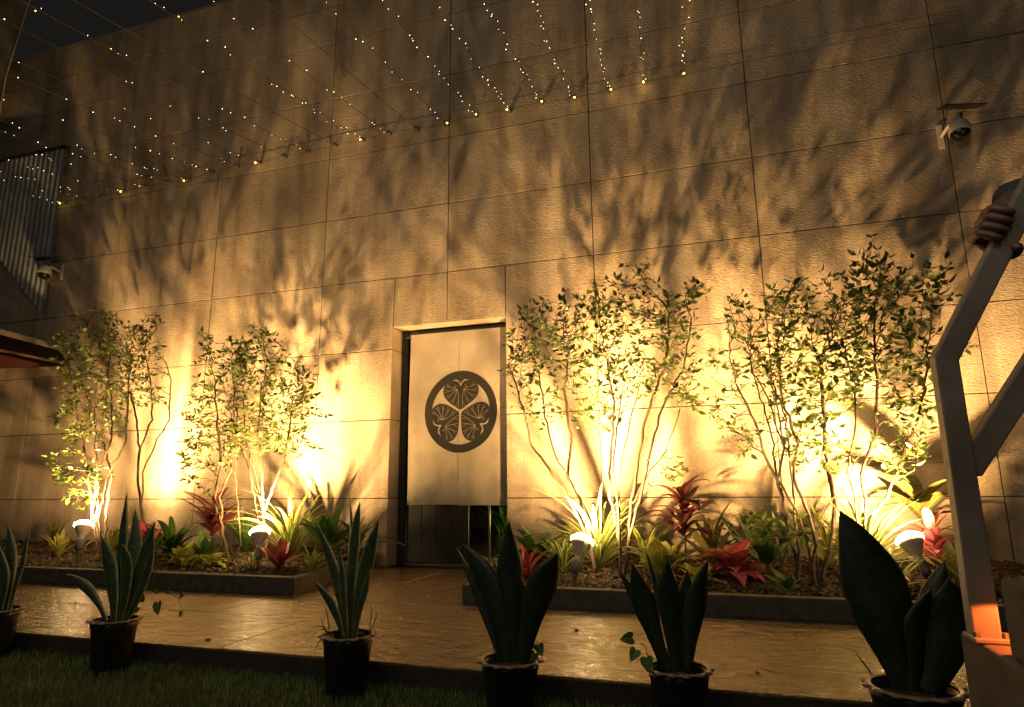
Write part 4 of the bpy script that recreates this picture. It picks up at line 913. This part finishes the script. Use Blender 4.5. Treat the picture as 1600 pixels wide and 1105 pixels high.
# yellow light inside the room
ld = bpy.data.lights.new('room_light', 'POINT'); ld.energy = 12; ld.color = (1, .80, .25); ld.shadow_soft_size = .08
il = tag(empty('room_lamp', (-1.5, .70, .0)), 'small yellow lamp low inside the room behind the curtain', 'lamp')
s = MB(); s.lathe([(.05, .0), (.05, .02), (.012, .03), (.012, .5)], 16, Matrix.Translation((-1.5, .70, .001))); s.build('stand', M['black'], il)
s = MB(); s.lathe([(.001, .50), (.06, .50), (.075, .56), (.05, .62), (.001, .63)], 18, Matrix.Translation((-1.5, .70, .001))); s.build('shade', mat_emit('shade_glow', (1, .78, .3), 1.2), il)
lo = bpy.data.objects.new('room_light', ld); col.objects.link(lo); lo.parent = il; lo.matrix_parent_inverse = Matrix.Translation(-Vector(il.location)); lo.location = (-1.93, .60, .42)
# green plant behind the glass
ip = tag(empty('indoor_plant', (-2.27, 1.0, .0)), 'green leafy plant behind the glass under the curtain', 'plant')
rsx = random.Random(3); ms = [blade(.45*rsx.uniform(.8, 1.1), .03, rsx.uniform(.4, 1.2), shape='lance').mesh('leaf', M['green'], True) for _ in range(4)]
for k in range(22):
    o = bpy.data.objects.new('leaf', ms[k % 4]); col.objects.link(o); o.parent = ip; o.location = (rsx.uniform(-.08, .08), rsx.uniform(-.05, .05), .20+rsx.uniform(0, .06)); o.rotation_euler = (0, rsx.uniform(.05, .8), k*2.4)
s = MB(); s.lathe([(.001, .013), (.09, .013), (.12, .24), (.11, .24), (.10, .21), (.001, .21)], 20, Matrix.Translation((-2.27, 1.0, 0))); s.build('pot', M['black_plastic'], ip, smooth=True)

# ================================================================== HAND ON THE RAIL
def skin_chain(chains, name, mat, parent, levels=2, root=0):
    """chains: list of (points, radii); a chain whose first point equals an existing point joins there"""
    vs, rad_, ed = [], [], []
    for pts, rr in chains:
        prev = None
        for p_, r_ in zip(pts, rr):
            j = next((i for i, v in enumerate(vs) if (v-p_).length < 1e-5), None)
            if j is None: vs.append(Vector(p_)); rad_.append(r_); j = len(vs)-1
            if prev is not None: ed.append((prev, j))
            prev = j
    me = bpy.data.meshes.new(name); me.from_pydata([tuple(v) for v in vs], ed, []); me.materials.append(mat)
    o = bpy.data.objects.new(name, me); col.objects.link(o)
    sk = o.modifiers.new('skin', 'SKIN'); sk.use_smooth_shade = True
    for i, v in enumerate(me.skin_vertices[0].data): v.radius = (rad_[i] if hasattr(rad_[i], '__len__') else (rad_[i], rad_[i])); v.use_root = (i == root)
    sb = o.modifiers.new('sub', 'SUBSURF'); sb.levels = levels; sb.render_levels = levels
    if parent: o.parent = parent; o.matrix_parent_inverse = Matrix.Translation(-Vector(parent.location))
    return o
HC = Y(1566, 350, RY)           # where the palm meets the rail
rd = (Y(1600, 322, RY)-Y(1480, 560, RY)).normalized(); rd = (Y(1700, 130, RY)-Y(1480, 560, RY)).normalized()   # along the rail, upward
rn = Vector((0, 1, 0)).cross(rd).normalized()
if rn.x > 0: rn = -rn                                                   # towards the left edge of the rail
F = Vector((0, -1, 0))                                                  # towards the viewer
person = tag(empty('person', HC), 'hand of a person gripping the steel handrail near the right edge', 'person', None)
A_ = Y(1574, 350, RY); half = .021
chains = []
wrist = A_ - rn*.004 - F*.075 + rd*.085
elbow = wrist - rn*.14 - F*.16 + rd*.18
palm = A_ + rn*.016 - F*.058 + rd*.010
chains.append(([elbow, wrist.lerp(elbow, .5), wrist, wrist.lerp(palm, .55), palm], [.040, .034, .026, (.030, .024), (.036, .020)]))
for k in range(4):
    off = rd*(.022-.0172*k); rk = [.0092, .0095, .0090, .0080][k]
    k0 = palm + off*.9 + rn*.008
    k1 = A_ + off + rn*(half+.012) - F*.050                     # knuckle behind the left edge
    k2 = A_ + off + rn*(half+.011+.002*(k % 2)) - F*.004                  # middle joint at the left edge
    k3 = A_ + off*1.02 + rn*(half-.010) + F*.009 - rd*.004                 # over the front face
    k4 = A_ + off*1.02 + rn*(half-.029+.003*abs(k-1.5)) + F*.0085 - rd*.003
    chains.append(([palm, k0, k1, k2, k3, k4], [(.036, .020), .0125, rk*1.08, rk, rk*.92, rk*.72]))
tb = palm - rd*.028
chains.append(([palm, tb, A_ - rd*.040 - rn*(half+.004) - F*.045, A_ - rd*.038 - rn*(half+.013) - F*.010, A_ - rd*.034 - rn*(half+.006) + F*.010], [(.036, .020), .016, .0125, .0115, .0085]))
skin_chain(chains, 'hand', M['skin'], person, 2, root=4)
s = MB(); s.tube([wrist.lerp(elbow, -.02), wrist.lerp(elbow, .35), elbow, elbow+(elbow-wrist)*.6], [.036, .042, .05, .06], 20); s.build('sleeve', M['sleeve'], person, smooth=True)
